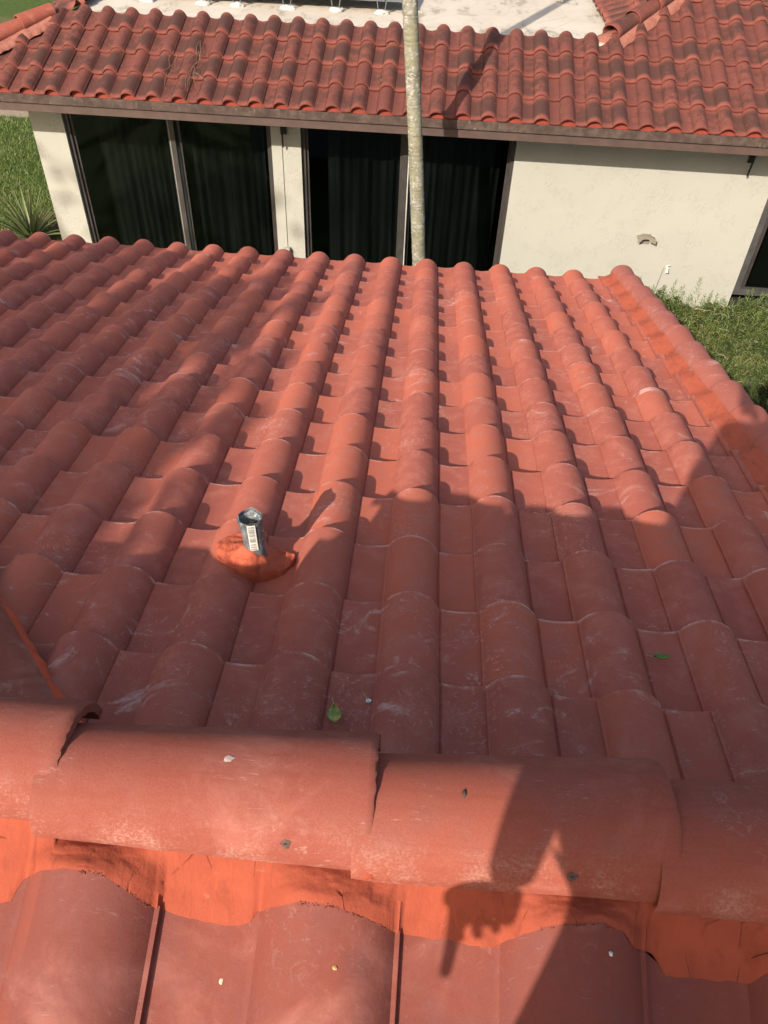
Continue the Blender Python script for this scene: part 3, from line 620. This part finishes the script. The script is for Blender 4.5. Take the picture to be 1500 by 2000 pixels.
# rack on the flat roof
def rack():
    o = tag(empty('solar_heater_panel', (-1.9, 12.0, zt-.075)), 'dark low panel on metal feet set in white blobs on the flat roof', 'solar panel'); zf = zt-.075
    b = MB(); V = [(x, y, z) for x in (-3.75, -.42) for (y, z) in ((12.02, zf+.135), (12.02, zf+.175), (14.6, zf+.46), (14.6, zf+.42))]
    b.add(V, [[0, 1, 2, 3], [4, 7, 6, 5], [0, 4, 5, 1], [1, 5, 6, 2], [2, 6, 7, 3], [3, 7, 4, 0]]); b.build('panel', mat_simple('dark_collector', (.03, .035, .045), .35, .3, 5), o)
    b = MB(); V = [(x, y, z) for x in (-3.76, -.41) for (y, z) in ((11.99, zf+.125), (11.99, zf+.185), (12.018, zf+.185), (12.018, zf+.125))]
    b.add(V, [[0, 1, 2, 3], [4, 7, 6, 5], [0, 4, 5, 1], [1, 5, 6, 2], [2, 6, 7, 3], [3, 7, 4, 0]]); b.build('front_rail', mat_simple('dark_rail', (.10, .11, .12), .4, .3, 5), o)
    M_G = mat_simple('galvanised', (.16, .18, .20), .45, .4, 30, metal=.3); M_B = mat_simple('white_sealant_blob', (.50, .48, .45), .7, .2, 40, bump=.006)
    for k, X in enumerate((-3.94, -3.17, -2.71, -2.04, -1.39, -.78)):
        b = MB(); y = 11.93
        for s in (-1, 1): b.box((X+s*.052, y, zf+.085), (.008, .05, .12), Matrix.Rotation(s*.16, 3, 'Y'))
        b.box((X, y, zf+.145), (.085, .055, .008)); b.box((X-.022, y-.005, zf+.16), (.008, .05, .03)); b.box((X+.022, y-.005, zf+.16), (.008, .05, .03)); f_ = b.build('foot', M_G, o)
        dab((X+.005, y-.015, zf+.012), (.10, .075, .034), 'sealant_blob', M_B, f_, k+3)
rack()
zf = zt-.075
o = tag(empty('roof_post', (1.72, 13.3, zf)), 'small white capped post alone on the flat roof beyond the palm shadow', 'post'); b = MB(); b.box((1.72, 13.3, zf+.09), (.09, .09, .18)); b.build('post', mat_simple('white_post', (.6, .6, .58), .6), o, bevel=.01)
b = MB(); b.box((1.76, 13.3, zf+.19), (.24, .14, .03)); b.build('cap_plate', mat_simple('white_post_cap', (.55, .56, .56), .6), o, bevel=.006)

# ================================================================ palm
def palm():
    B = Vector((.03, 8.7, -5.4)); o = tag(empty('palm_tree', B), 'slender grey ringed palm trunk rising in front of the glass doors', 'palm tree')
    n, N = 28, 900; V = []; F = []; TC = []; H = 8.2; z = 0; rn = random.Random(4); rings = []
    zz = 0
    while zz < H: rings.append(zz); zz += rn.uniform(.028, .055)
    rings = np.array(rings)
    for k in range(N+1):
        z = H*k/N; i = np.searchsorted(rings, z)-1; d = z-rings[max(i, 0)]; x = -.0817*z-.0022*z*z+.03*math.sin(z*.8)*.3+.015
        r0 = .082-.0012*z+.02*math.exp(-z/.25)
        for q in range(n):
            g = 2*math.pi*q/n; wob = .012*mn.noise(Vector((math.cos(g)*1.2, math.sin(g)*1.2, z*9))); dd = d+wob
            r = r0-.0035*math.exp(-max(dd, 0)/.008)+.0028*mn.noise(Vector((math.cos(g)*4, math.sin(g)*4, z*22)))+.004*mn.noise(Vector((0, 1, z*1.3)))
            V.append((B.x+x+math.cos(g)*r, B.y+math.sin(g)*r, B.z+z)); TC.append((q/n, min(1, dd/.03), 0))
    for k in range(N):
        for q in range(n): F.append([k*n+q, k*n+(q+1) % n, (k+1)*n+(q+1) % n, (k+1)*n+q])
    t = NT('palm_bark', .9, .15); q = t.obj(); x, y, r = t.attr(); a = t.noise(t.mapv(q, (1, 1, 1.7)), 24, 6, .75); l = t.noise(q, 9, 5, .7); g = t.noise(q, 120, 3, .8); big = t.noise(q, 2.2, 3, .6)
    c = t.mix(t.ramp(l, .4, .62), (.115, .108, .092), (.20, .19, .165)); c = t.mix(t.ramp(a, .50, .60, 0, .9), c, (.37, .355, .31)); c = t.mix(t.math('MULTIPLY', t.ramp(l, .60, .48), t.ramp(big, .4, .6, .2, .85)), c, (.19, .185, .12))
    c = t.mix(t.ramp(a, .40, .30, 0, .85), c, (.06, .052, .042)); c = t.mix(t.ramp(y, .35, .0, 0, .55), c, (.07, .06, .048)); t.col(c); t.bump(t.math('ADD', a, t.math('MULTIPLY', g, .6)), .006, .8)
    mk('trunk', V, F, t.m, o, tc=TC, smooth=80)
    top = Vector((B.x-.0817*H-.0022*H*H, B.y, B.z+H)); r = np.random.default_rng(5); V = []; F = []; TC = []
    for k in range(15):
        az = k*2.4; el = rad(70-5.2*k); L_ = 1.9; p = top.copy(); dr = Vector((math.cos(az)*math.cos(el), math.sin(az)*math.cos(el), math.sin(el))); sp = []
        for q in range(22): sp.append(p.copy()); p = p+dr*(L_/22); dr = (dr+Vector((0, 0, -.085))).normalized()
        for q in range(2, 21):
            tdir = (sp[q+1]-sp[q]).normalized(); sdv = tdir.cross(Vector((0, 0, 1))).normalized(); ll = .42*math.sin(math.pi*(q/22)**.8)+.05
            for s in (-1, 1):
                for e in (0, .5):
                    b0 = sp[q]+tdir*e*L_/22; tip = b0+sdv*s*ll+tdir*ll*.45+Vector((0, 0, -.35*ll)); w_ = tdir*.016
                    n_ = len(V); V += [b0-w_, b0+w_, tip]; F.append([n_, n_+1, n_+2]); TC += [(0, 0, r.random())]*3
        n_ = len(V)
        for q in range(22): V += [sp[q]+Vector((.008, 0, 0)), sp[q]-Vector((.008, 0, 0))]; TC += [(0, 0, .5)]*2
        for q in range(21): F.append([n_+2*q, n_+2*q+1, n_+2*q+3, n_+2*q+2])
    mk('crown', V, F, mat_leaf('palm_leaf', (.05, .10, .02), (.09, .16, .035)), o, tc=TC, smooth=0)
palm()

# ================================================================ hedge, plants
def sprigs(C, N_, r, nl, ll, wdt, sl, leafcurve=.3):
    """C points, N_ outward dirs; narrow leaves spiralling on short stems, all as one vertex array"""
    n = len(C); ax = N_/np.linalg.norm(N_, axis=1, keepdims=True); ref = r.normal(size=(n, 3)); s = np.cross(ax, ref); s /= np.linalg.norm(s, axis=1, keepdims=True); t = np.cross(ax, s)
    V = []; R_ = []; Ls = ll*r.uniform(.7, 1.25, n)
    for k in range(nl):
        a = k*2.4+r.uniform(0, .6, n); f = (k+.5)/nl; base = C+ax*(sl*f)[:, None] if hasattr(sl, '__len__') else C+ax*sl*f
        od = s*np.cos(a)[:, None]+t*np.sin(a)[:, None]; d = od*(1-f*.55)+ax*(.35+f*.6); d /= np.linalg.norm(d, axis=1, keepdims=True)
        w_ = np.cross(d, ax); w_ /= np.linalg.norm(w_, axis=1, keepdims=True)+1e-6; L_ = Ls*(1-.25*f); mid = base+d*(L_*.5)[:, None]+ax*.004; tip = base+d*L_[:, None]-np.array([0, 0, 1.])*(L_*.12)[:, None]
        V.append(np.stack([base, mid-w_*wdt, tip, mid+w_*wdt], 1)); R_.append(r.random(n))
    V = np.concatenate(V, 0).reshape(-1, 3); rr = np.repeat(np.concatenate(R_), 4); F = np.arange(len(V)).reshape(-1, 4); return V, F, np.stack([rr*0, rr*0, rr], 1)
def hedge():
    o = tag(empty('hedge', (3.6, 7.9, -5.4)), 'broad bushy green hedge between the tiled roof edge and the cream wall', 'hedge'); r = np.random.default_rng(8)
    def top(x, y):
        x = np.asarray(x, float); y = np.asarray(y, float)
        n_ = np.array([mn.noise(Vector((a*1.1, b_*1.1, 0)))*.13+mn.noise(Vector((a*3.0, b_*3.0, 7)))*.15+mn.noise(Vector((a*7, b_*7, 7)))*.09 for a, b_ in zip(x, y)])
        e = np.minimum(1, np.maximum(0, (8.64-y)/.22))**.5*np.minimum(1, np.maximum(0, (y-5.5)/.3))**.5
        return -5.4+(1.10+n_*1.25+.10*np.clip((7.6-y)/2, -.3, 1))*e
    gx, gy = np.meshgrid(np.linspace(1.1, 6.8, 90), np.linspace(5.5, 8.64, 60)); z = top(gx.ravel(), gy.ravel())-.07
    V = np.stack([gx.ravel(), gy.ravel(), z], 1); F = [[j*90+i, j*90+i+1, (j+1)*90+i+1, (j+1)*90+i] for j in range(59) for i in range(89)]
    mk('dark_core', V, F, mat_simple('hedge_inner', (.028, .035, .012), .95, .6, 30, bump=.02), o)  # solid core sheet, coloured dark for the shaded gaps between the leaves
    n = 15000; x = r.uniform(1.15, 6.0, n); y = 5.55+3.08*r.random(n); z = top(x, y)-r.random(n)**1.5*.12; d = r.normal(size=(n, 3))*.75+np.array([-.1, -.35, .7])
    V, F, tc = sprigs(np.stack([x, y, z], 1)-d*.03, d, r, 14, .062, .0056, .10)
    mk('foliage', V, F, mat_leaf('hedge_leaf', (.028, .050, .012), (.085, .115, .032), (.15, .165, .05)), o, tc=tc, smooth=0)
    n = 300; x = r.uniform(2.3, 6, n); y = 8.62-r.random(n)**1.5*1.2; z = top(x, y)-.02; d = r.normal(size=(n, 3))*.18+np.array([0, 0, 1])
    V, F, tc = sprigs(np.stack([x, y, z], 1), d, r, 22, .06, .0045, .20)
    xs = np.array([(1.256, 8.55), (1.485, 8.55), (2.95, 8.57), (3.25, 8.58)]); tp = np.array([-4.50, -4.58, -4.46, -4.44]); C = np.stack([xs[:, 0], xs[:, 1], tp+.10], 1); d = np.array([[.05, 0, 1], [-.1, 0, 1], [.1, 0, 1], [0, .1, 1.]])
    V2, F2, tc2 = sprigs(C, d, r, 26, .07, .005, .20)
    V = np.concatenate([V, V2]); F = np.concatenate([F, F2+len(V)-len(V2)]); tc = np.concatenate([tc, tc2])
    mk('young_shoots', V, F, mat_leaf('young_leaf', (.09, .14, .03), (.15, .19, .05)), o, tc=tc, smooth=0)
    n = 160; b = MB(); rn = random.Random(3)
    for k in range(n):
        X, Y = rn.uniform(2.6, 5.6), rn.uniform(5.8, 8.5); Z = float(top([X], [Y])[0])+.01; a = rn.uniform(0, 6.3); l = rn.uniform(.04, .16); b.tube([(X, Y, Z), (X+math.cos(a)*l*.5, Y+math.sin(a)*l*.5, Z+.02), (X+math.cos(a)*l, Y+math.sin(a)*l, Z+rn.uniform(-.02, .03))], .0022, 4)
    tag(b.build('dry_stems', mat_simple('dry_stem', (.36, .30, .18), .9), o), kind='stuff')
hedge()
def rosette(C, n, ln, seed, label, tilt=0):
    rn = random.Random(seed); o = tag(empty('spiky_plant', C), label, 'plant', 'spiky plants by the villa corner'); V = []; F = []; TC = []
    for k in range(n):
        az = k*2.399+rn.uniform(-.2, .2); el = rad(rn.uniform(12, 78)); L_ = ln*rn.uniform(.7, 1.1)*(1-.15*math.sin(el)); w0 = .030*rn.uniform(.8, 1.1); p = Vector(C)+Vector((math.cos(az)*.03, math.sin(az)*.03, .03)); d = Vector((math.cos(az)*math.cos(el), math.sin(az)*math.cos(el), math.sin(el))); r = rn.random(); b = len(V); N = 9; dr = rn.uniform(.05, .12)
        for q in range(N+1):
            t = q/N; sd = d.cross(Vector((0, 0, 1))).normalized(); w_ = w0*(1-t**1.7)*(.8+.6*t if t < .3 else 1); nr = sd.cross(d)
            V += [p-sd*w_+nr*w_*.5, p, p+sd*w_+nr*w_*.5]; TC += [(0, t, r)]*3; p = p+d*(L_/N); d = (d+Vector((0, 0, -dr*(1 if el > .4 else .6)))).normalized()
        for q in range(N):
            for e in (0, 1): F.append([b+q*3+e, b+q*3+e+1, b+(q+1)*3+e+1, b+(q+1)*3+e])
    mk('leaves', V, F, mat_leaf('bromeliad_leaf', (.075, .10, .035), (.13, .165, .065), (.16, .17, .075)), o, tc=TC, smooth=70)
rosette((-6.02, 11.05, -5.39), 56, 1.02, 2, 'larger spiky green rosette plant in the mulch left of the villa pier')
rosette((-5.62, 11.75, -5.39), 36, .80, 5, 'smaller spiky rosette plant tucked against the villa pier')

# ================================================================ small things on the tiles
def leaf(P, n_, L_, W_, ang, label, mat, cat='leaf', curl=.15, seed=0, name='fallen_leaf', group='leaves fallen on the red tiles'):
    n_ = Vector(n_).normalized(); t = Matrix.Rotation(ang, 3, n_) @ (Vector((0, 1, 0))-n_*n_.y).normalized(); s = n_.cross(t); V = []; F = []; N = 10; M_ = 6
    for k in range(N+1):
        u = k/N; w_ = W_*math.sin(math.pi*min(1, u*.97+.02))**.8*(1.15-.4*u)
        for q in range(M_+1):
            v = 2*q/M_-1; V.append(Vector(P)+t*(u-.5)*L_+s*v*w_/2+n_*(.002+curl*W_*v*v+.10*L_*(u-.5)**2*2))
    for k in range(N):
        for q in range(M_): F.append([k*(M_+1)+q, k*(M_+1)+q+1, (k+1)*(M_+1)+q+1, (k+1)*(M_+1)+q])
    o = mk(name, V, F, mat, smooth=70); o.modifiers.new('t', 'SOLIDIFY').thickness = .0006; tag(o, label, cat, group)
    b = MB(); b.tube([Vector(P)+t*(-.5)*L_+n_*(.004+.05*L_), Vector(P)+t*(-.15)*L_*1+n_*.0035, Vector(P)+t*.5*L_+n_*(.003+.05*L_)], .0007, 5)
    b.add(*(lambda q: (q.V, q.F))(MB().tube([Vector(P)+t*.5*L_+n_*(.003+.05*L_), Vector(P)+t*(.5*L_+.022)+n_*.01+s*.004], .0008, 5))); b.build('midrib', mat_simple('leaf_rib', (.35, .4, .12), .7), o); return o
def lm(name, a, b_):
    t = NT(name, .45, .5); o = t.obj(); t.col(t.mix(t.ramp(t.noise(o, 45, 4, .6), .4, .62), a, b_)); return t.m
nR = (0, math.sin(AL), math.cos(AL))
leaf(onroof(-.146, 1.055, -.004), nR, .064, .038, rad(8), 'oval green and yellow leaf lying in a tile pan just past the ridge', lm('leaf_green_yellow', (.12, .17, .015), (.30, .26, .03)))
leaf(onroof(.77, 1.372, -.006), nR, .044, .022, rad(88), 'small bright green leaf lying sideways in a shaded tile pan on the right', lm('leaf_green', (.05, .17, .012), (.09, .22, .02)), curl=.3)
leaf(onroof(-.062, 1.11, -.002), nR, .016, .016, rad(30), 'tiny white petal lying by the green and yellow leaf', mat_simple('petal', (.72, .72, .70), .6), 'petal', name='white_petal', group='bits lying on the red tiles')
def chip(name, X, s, r, mat, label, cat, seed):
    p = NO+np.array([X, 0, 0])+nup*s+nnn*(near_h(X)+r[2]*.5); tag(dab(p, r, name, mat, None, seed), label, cat, 'bits lying on the red tiles')
chip('mortar_chip', -.1866, -.0524, (.0026, .0040, .0015), mat_simple('pale_chip', (.62, .52, .36), .8), 'pale elongated chip in the pan left of the middle foreground barrel', 'chip', 4)
chip('mortar_chip', -.0453, -.0211, (.0028, .0028, .0012), mat_simple('tan_chip', (.45, .30, .10), .8), 'round tan chip on the middle foreground barrel', 'chip', 6)
chip('mortar_chip', .282, .0174, (.0024, .003, .0015), mat_simple('white_chip', (.66, .62, .55), .8), 'round white chip on the shaded foreground barrel at right', 'chip', 7)
tag(dab((.098, .455, -.9143), (.0025, .005, .0022), 'seed_husk', mat_simple('dark_husk', (.05, .035, .02), .8), None, 11), 'tiny dark husk on top of the middle ridge cap', 'husk', 'bits lying on the red tiles')
tag(dab((-.203, .476, -.9152), (.007, .005, .0012), 'bird_dropping', mat_simple('pale_spatter', (.33, .25, .23), .7), None, 12), 'pale grey spatter on the second ridge cap from the left', 'spatter', 'bits lying on the red tiles')
# dry twigs on the far slope
def fr(i, c, h): return P0+U*(i*.30)+UP*(c*LF)+np.cross(U, UP)*h
def twigs(name, i0, c0, n, ln, seed, label):
    rn = random.Random(seed); b = MB()
    for k in range(n):
        i = i0+rn.gauss(0, .10); c = c0+rn.uniform(-.5, .5)*ln; a = rn.gauss(0, .35); l = ln*rn.uniform(.3, .7); pts = []
        for q in range(6):
            t = q/5; pts.append(fr(i+math.sin(a)*l*t+.08*math.sin(t*4+k), c-l*t*math.cos(a)+l*.5, .035+.04*math.sin(math.pi*t)*rn.random()+.01*rn.random()))
        b.tube(pts, [.003*(1-.12*q) for q in range(6)], 5)
    tag(b.build(name, mat_simple('dry_twig', (.20, .15, .10), .9, .4, 20)), label, 'twigs', 'dry twigs on the far roof')
twigs('dry_twigs', 7.0, 1.25, 11, 1.6, 4, 'tangle of dry twigs lying down the weathered far roof slope'); twigs('dry_twigs', 6.1, 1.15, 4, 1.3, 6, 'few thin dry twigs on the tile left of the larger twig tangle')
for k, (i, c, n) in enumerate(((6.75, 1.75, 220), (3.8, 1.75, 60), (14.55, 1.45, 70), (21.6, .55, 90), (18.7, .5, 50))):
    rn = random.Random(k); b = MB()
    for q in range(n): b.box(fr(i+rn.gauss(0, .11), c+rn.gauss(0, .17), .004+rn.random()*.012), (.014*rn.uniform(.4, 1.5), .004, .004), Matrix.Rotation(rn.uniform(0, 6), 3, 'Z'))
    o = b.build('leaf_litter', mat_simple('litter', (.17, .12, .055), .95, .5, 60), smooth=0); tag(o, kind='stuff')

# ================================================================ shade tree behind the camera, left
def shade_tree():
    B = Vector((-11.0, -6.2, -5.4)); o = tag(empty('shade_tree', B), 'broad leafy tree behind and left of the roof that shades its left half', 'tree'); r = np.random.default_rng(12)
    b = MB(); b.tube([B, B+Vector((.1, .1, 3)), B+Vector((.4, 0, 5.5)), B+Vector((.8, .1, 8))], [.32, .26, .2, .1], 14)
    for k in range(9):
        a = k*.7; b.tube([B+Vector((.3, 0, 4.5+.35*k)), B+Vector((.3+1.6*math.cos(a), 1.0*math.sin(a), 6+.3*k)), B+Vector((.5+3.2*math.cos(a), 1.6*math.sin(a), 7+.3*k))], [.11, .07, .02], 8)
    b.build('trunk', mat_simple('tree_bark', (.12, .09, .06), .9, .5, 6, bump=.02), o)
    V = []; n = 0; C = []
    blobs = TREE_BLOBS
    for (cx, cz, rx, rz, dens) in blobs:
        m_ = int(dens*rx*rz); a = r.uniform(0, 2*np.pi, m_); q = np.sqrt(r.uniform(0, 1, m_)); x = cx+np.cos(a)*q*rx; z = cz+np.sin(a)*q*rz; y = B.y+r.normal(0, .55, m_); C.append(np.stack([x, y, z], 1))
    C = np.concatenate(C); n = len(C); d1 = r.normal(size=(n, 3)); d1 /= np.linalg.norm(d1, axis=1, keepdims=True); d2 = np.cross(d1, r.normal(size=(n, 3))); d2 /= np.linalg.norm(d2, axis=1, keepdims=True); L_ = r.uniform(.10, .19, n)[:, None]
    V = np.stack([C-d1*L_, C-d2*L_*.5, C+d1*L_, C+d2*L_*.5], 1).reshape(-1, 3); F = np.arange(len(V)).reshape(-1, 4); rr = np.repeat(r.random(n), 4)
    mk('crown', V, F, mat_leaf('tree_leaf', (.04, .08, .015), (.08, .14, .03)), o, tc=np.stack([rr, rr, rr], 1), smooth=0)
TREE_BLOBS = [(-5.3, 2.72, .72, .66, 620), (-5.65, 3.2, .55, .52, 560), (-6.2, 3.75, .55, .45, 520), (-6.9, 4.15, .6, .48, 480), (-5.75, 2.35, 1.05, .95, 420), (-6.5, 2.9, 1.1, 1.1, 420), (-7.6, 3.4, 1.5, 1.25, 420), (-9.2, 3.9, 1.7, 1.3, 420), (-10.8, 4.2, 1.8, 1.3, 380), (-8.0, 4.35, .75, .6, 330), (-6.15, 4.1, .33, .22, 300), (-5.55, 3.55, .25, .2, 260), (-6.75, 4.62, .3, .22, 160), (-13.4, 6.0, 1.3, 1.4, 40), (-10.2, 6.4, .5, .5, 60), (-7.3, 2.0, 2.2, 1.2, 300)]
shade_tree()
#==PERSON==
# ================================================================ the person taking the picture (stands on the upper roof, behind the lens)
def skin(name, pts, edges, mat, parent, sub=2, root=0):
    if not (name == 'hand' and pts[0][0] > 0): pts = [(q[0]-.13,)+tuple(q[1:]) for q in pts]
    me = bpy.data.meshes.new(name); og = WL[parent.name]-Vector((0, 0, CZ))
    me.from_pydata([tuple(Vector(p[:3])-og) for p in pts], edges, []); me.materials.append(mat)
    o = bpy.data.objects.new(name, me); COL.objects.link(o); _place(o, og, parent)
    o.modifiers.new('skin', 'SKIN'); me.skin_vertices or me.skin_vertices
    sv = me.skin_vertices[0].data
    for k, p in enumerate(pts): sv[k].radius = (p[3], p[4] if len(p) > 4 else p[3])
    sv[root].use_root = True; s = o.modifiers.new('sub', 'SUBSURF'); s.levels = sub; s.render_levels = sub; o.modifiers['skin'].use_smooth_shade = True; return o
def person():
    o = tag(empty('person', (.0, -.50, -1.38)), 'person in a grey shirt and blue trousers standing on the roof holding a phone', 'person')
    SK = mat_simple('skin', (.42, .22, .15), .55, .15, 30); ox = -.13
    S_L, E_L, W_L = (-.05, -.46, .02), (-.160, -.50, -.22), (-.108, -.42, -.455)
    S_R, E_R, W_R = (.31, -.46, .02), (.36, -.30, -.20), (.20, -.10, -.10)
    P = [(.10, -.48, -.42, .13, .10), (.06, -.48, -.27, .13, .095), (.13, -.47, -.10, .15, .10), (.13, -.46, .00, .14, .09), (.13, -.455, .085, .058, .058), (.13, -.44, .13, .055, .055),
         (.13, -.42, .175, .070, .078), (.13, -.415, .235, .082, .092), (.13, -.42, .30, .062, .072),
         S_L+(.060,), E_L+(.043,), W_L+(.027,), S_R+(.060,), E_R+(.043,), W_R+(.027,),
         (.04, -.48, -.50, .085), (.02, -.45, -.90, .058), (.01, -.50, -1.31, .040), (.01, -.40, -1.335, .032, .026), (.22, -.48, -.50, .085), (.25, -.47, -.90, .058), (.26, -.55, -1.33, .040), (.26, -.45, -1.345, .032, .026)]
    E_ = [(0, 1), (1, 2), (2, 3), (3, 4), (4, 5), (5, 6), (6, 7), (7, 8), (3, 9), (9, 10), (10, 11), (3, 12), (12, 13), (13, 14), (0, 15), (15, 16), (16, 17), (17, 18), (0, 19), (19, 20), (20, 21), (21, 22)]
    skin('body', P, E_, SK, o)
    # clothes outside the body; shirt and left sleeve widened to fill their cast shadow
    P2 = [(.075, -.48, -.46, .172, .13), (.02, -.48, -.27, .225, .16), (.02, -.47, -.10, .245, .17), (.13, -.46, .00, .175, .10), (.13, -.455, .055, .075, .07), S_L+(.082,), tuple(Vector(S_L).lerp(Vector(E_L), .9))+(.072,), S_R+(.071,), tuple(Vector(S_R).lerp(Vector(E_R), .75))+(.058,)]
    skin('shirt', P2, [(0, 1), (1, 2), (2, 3), (3, 4), (3, 5), (5, 6), (3, 7), (7, 8)], mat_simple('grey_cotton', (.22, .22, .23), .9, .2, 12), o)
    P3 = [(.13, -.48, -.43, .142, .112), (.04, -.48, -.52, .098), (.02, -.45, -.90, .074), (.01, -.50, -1.27, .060), (.22, -.48, -.52, .098), (.25, -.47, -.90, .074), (.26, -.55, -1.29, .060)]
    skin('trousers', P3, [(0, 1), (1, 2), (2, 3), (0, 4), (4, 5), (5, 6)], mat_simple('blue_denim', (.06, .08, .14), .9, .3, 12), o)
    for fx, fy, fz in ((.01, -.44, -1.335), (.26, -.49, -1.35)): skin('shoe', [(fx, fy-.10, fz+.01, .045, .04), (fx, fy, fz+.002, .045, .034), (fx, fy+.10, fz, .040, .026)], [(0, 1), (1, 2)], M_BLACK, o)
    dab((.0, -.435, .262), (.092, .102, .088), 'hair', mat_simple('dark_hair', (.03, .02, .015), .7), o, 3)
    # nose, ears
    dab((.0, -.325, .215), (.014, .020, .020), 'nose', SK, o, 1); dab((-.085, -.42, .215), (.010, .018, .028), 'ear', SK, o, 1); dab((.085, -.42, .215), (.010, .018, .028), 'ear', SK, o, 1)
    # left hand hanging, index finger pointing down
    wl = Vector(W_L); pts = [tuple(wl)+(.026, .020), tuple(wl+Vector((-.006, .02, -.045)))+(.042, .026), tuple(wl+Vector((-.002, .03, -.080)))+(.044, .026)]; ed = [(0, 1), (1, 2)]
    def fing(base, segs, r):
        k = len(pts); p = Vector(base); pts.append(tuple(p)+(r,)); ed.append((2 if k > 3 or True else 1, k))
        for q, s in enumerate(segs): p = p+Vector(s); pts.append(tuple(p)+(r*(.93-.1*q),)); ed.append((k+q, k+q+1))
    b0 = wl+Vector((-.006, .033, -.095))
    fing(b0+Vector((-.027, 0, 0)), [(.009, .004, -.034), (.008, .0, -.030), (.005, 0, -.020)], .0100)
    fing(b0+Vector((-.008, .0, -.003)), [(.002, .018, -.020), (.004, .008, -.018), (.003, -.012, -.010)], .0088)
    fing(b0+Vector((.011, .0, -.002)), [(.004, .020, -.016), (.004, .006, -.016), (.002, -.014, -.006)], .0084)
    fing(b0+Vector((.028, .0, .004)), [(.005, .016, -.010), (.003, .004, -.014), (.002, -.012, -.004)], .0076)
    k = len(pts); tb = wl+Vector((-.034, .035, -.045)); pts.append(tuple(tb)+(.0125,)); ed.append((1, k)); pts.append(tuple(tb+Vector((-.004, .018, -.030)))+(.0105,)); ed.append((k, k+1)); pts.append(tuple(tb+Vector((.004, .022, -.054)))+(.0092,)); ed.append((k+1, k+2))
    skin('hand', pts, ed, SK, o, 2, 0)
    # right hand and phone
    wr = Vector(W_R)-Vector((.13, 0, 0)); pts = [tuple(wr)+(.026, .020), tuple(wr+Vector((-.035, .025, .035)))+(.034, .017), tuple(wr+Vector((-.05, .032, .06)))+(.034, .014)]; ed = [(0, 1), (1, 2)]
    for q, (dx, dz) in enumerate(((.0, .03), (-.008, .012), (-.014, -.006), (-.02, -.024))):
        k = len(pts); p = wr+Vector((-.052+dx*.3, .04, .062+dz)); pts.append(tuple(p)+(.0085,)); ed.append((2, k)); pts.append(tuple(p+Vector((-.018, .022, .006)))+(.008,)); ed.append((k, k+1)); pts.append(tuple(p+Vector((-.040, .024, .008)))+(.0072,)); ed.append((k+1, k+2))
    skin('hand', pts, ed, SK, o, 2, 0)
    R_ = Matrix((r2, u2, -fw)).transposed(); b = MB(); b.box(-fw*.006+u2*(-.045)+r2*(.012), (.074, .156, .008), R_); tag(b.build('phone', M_BLACK, None, bevel=.0015), 'black phone held up by the person on the roof', 'phone')
person()
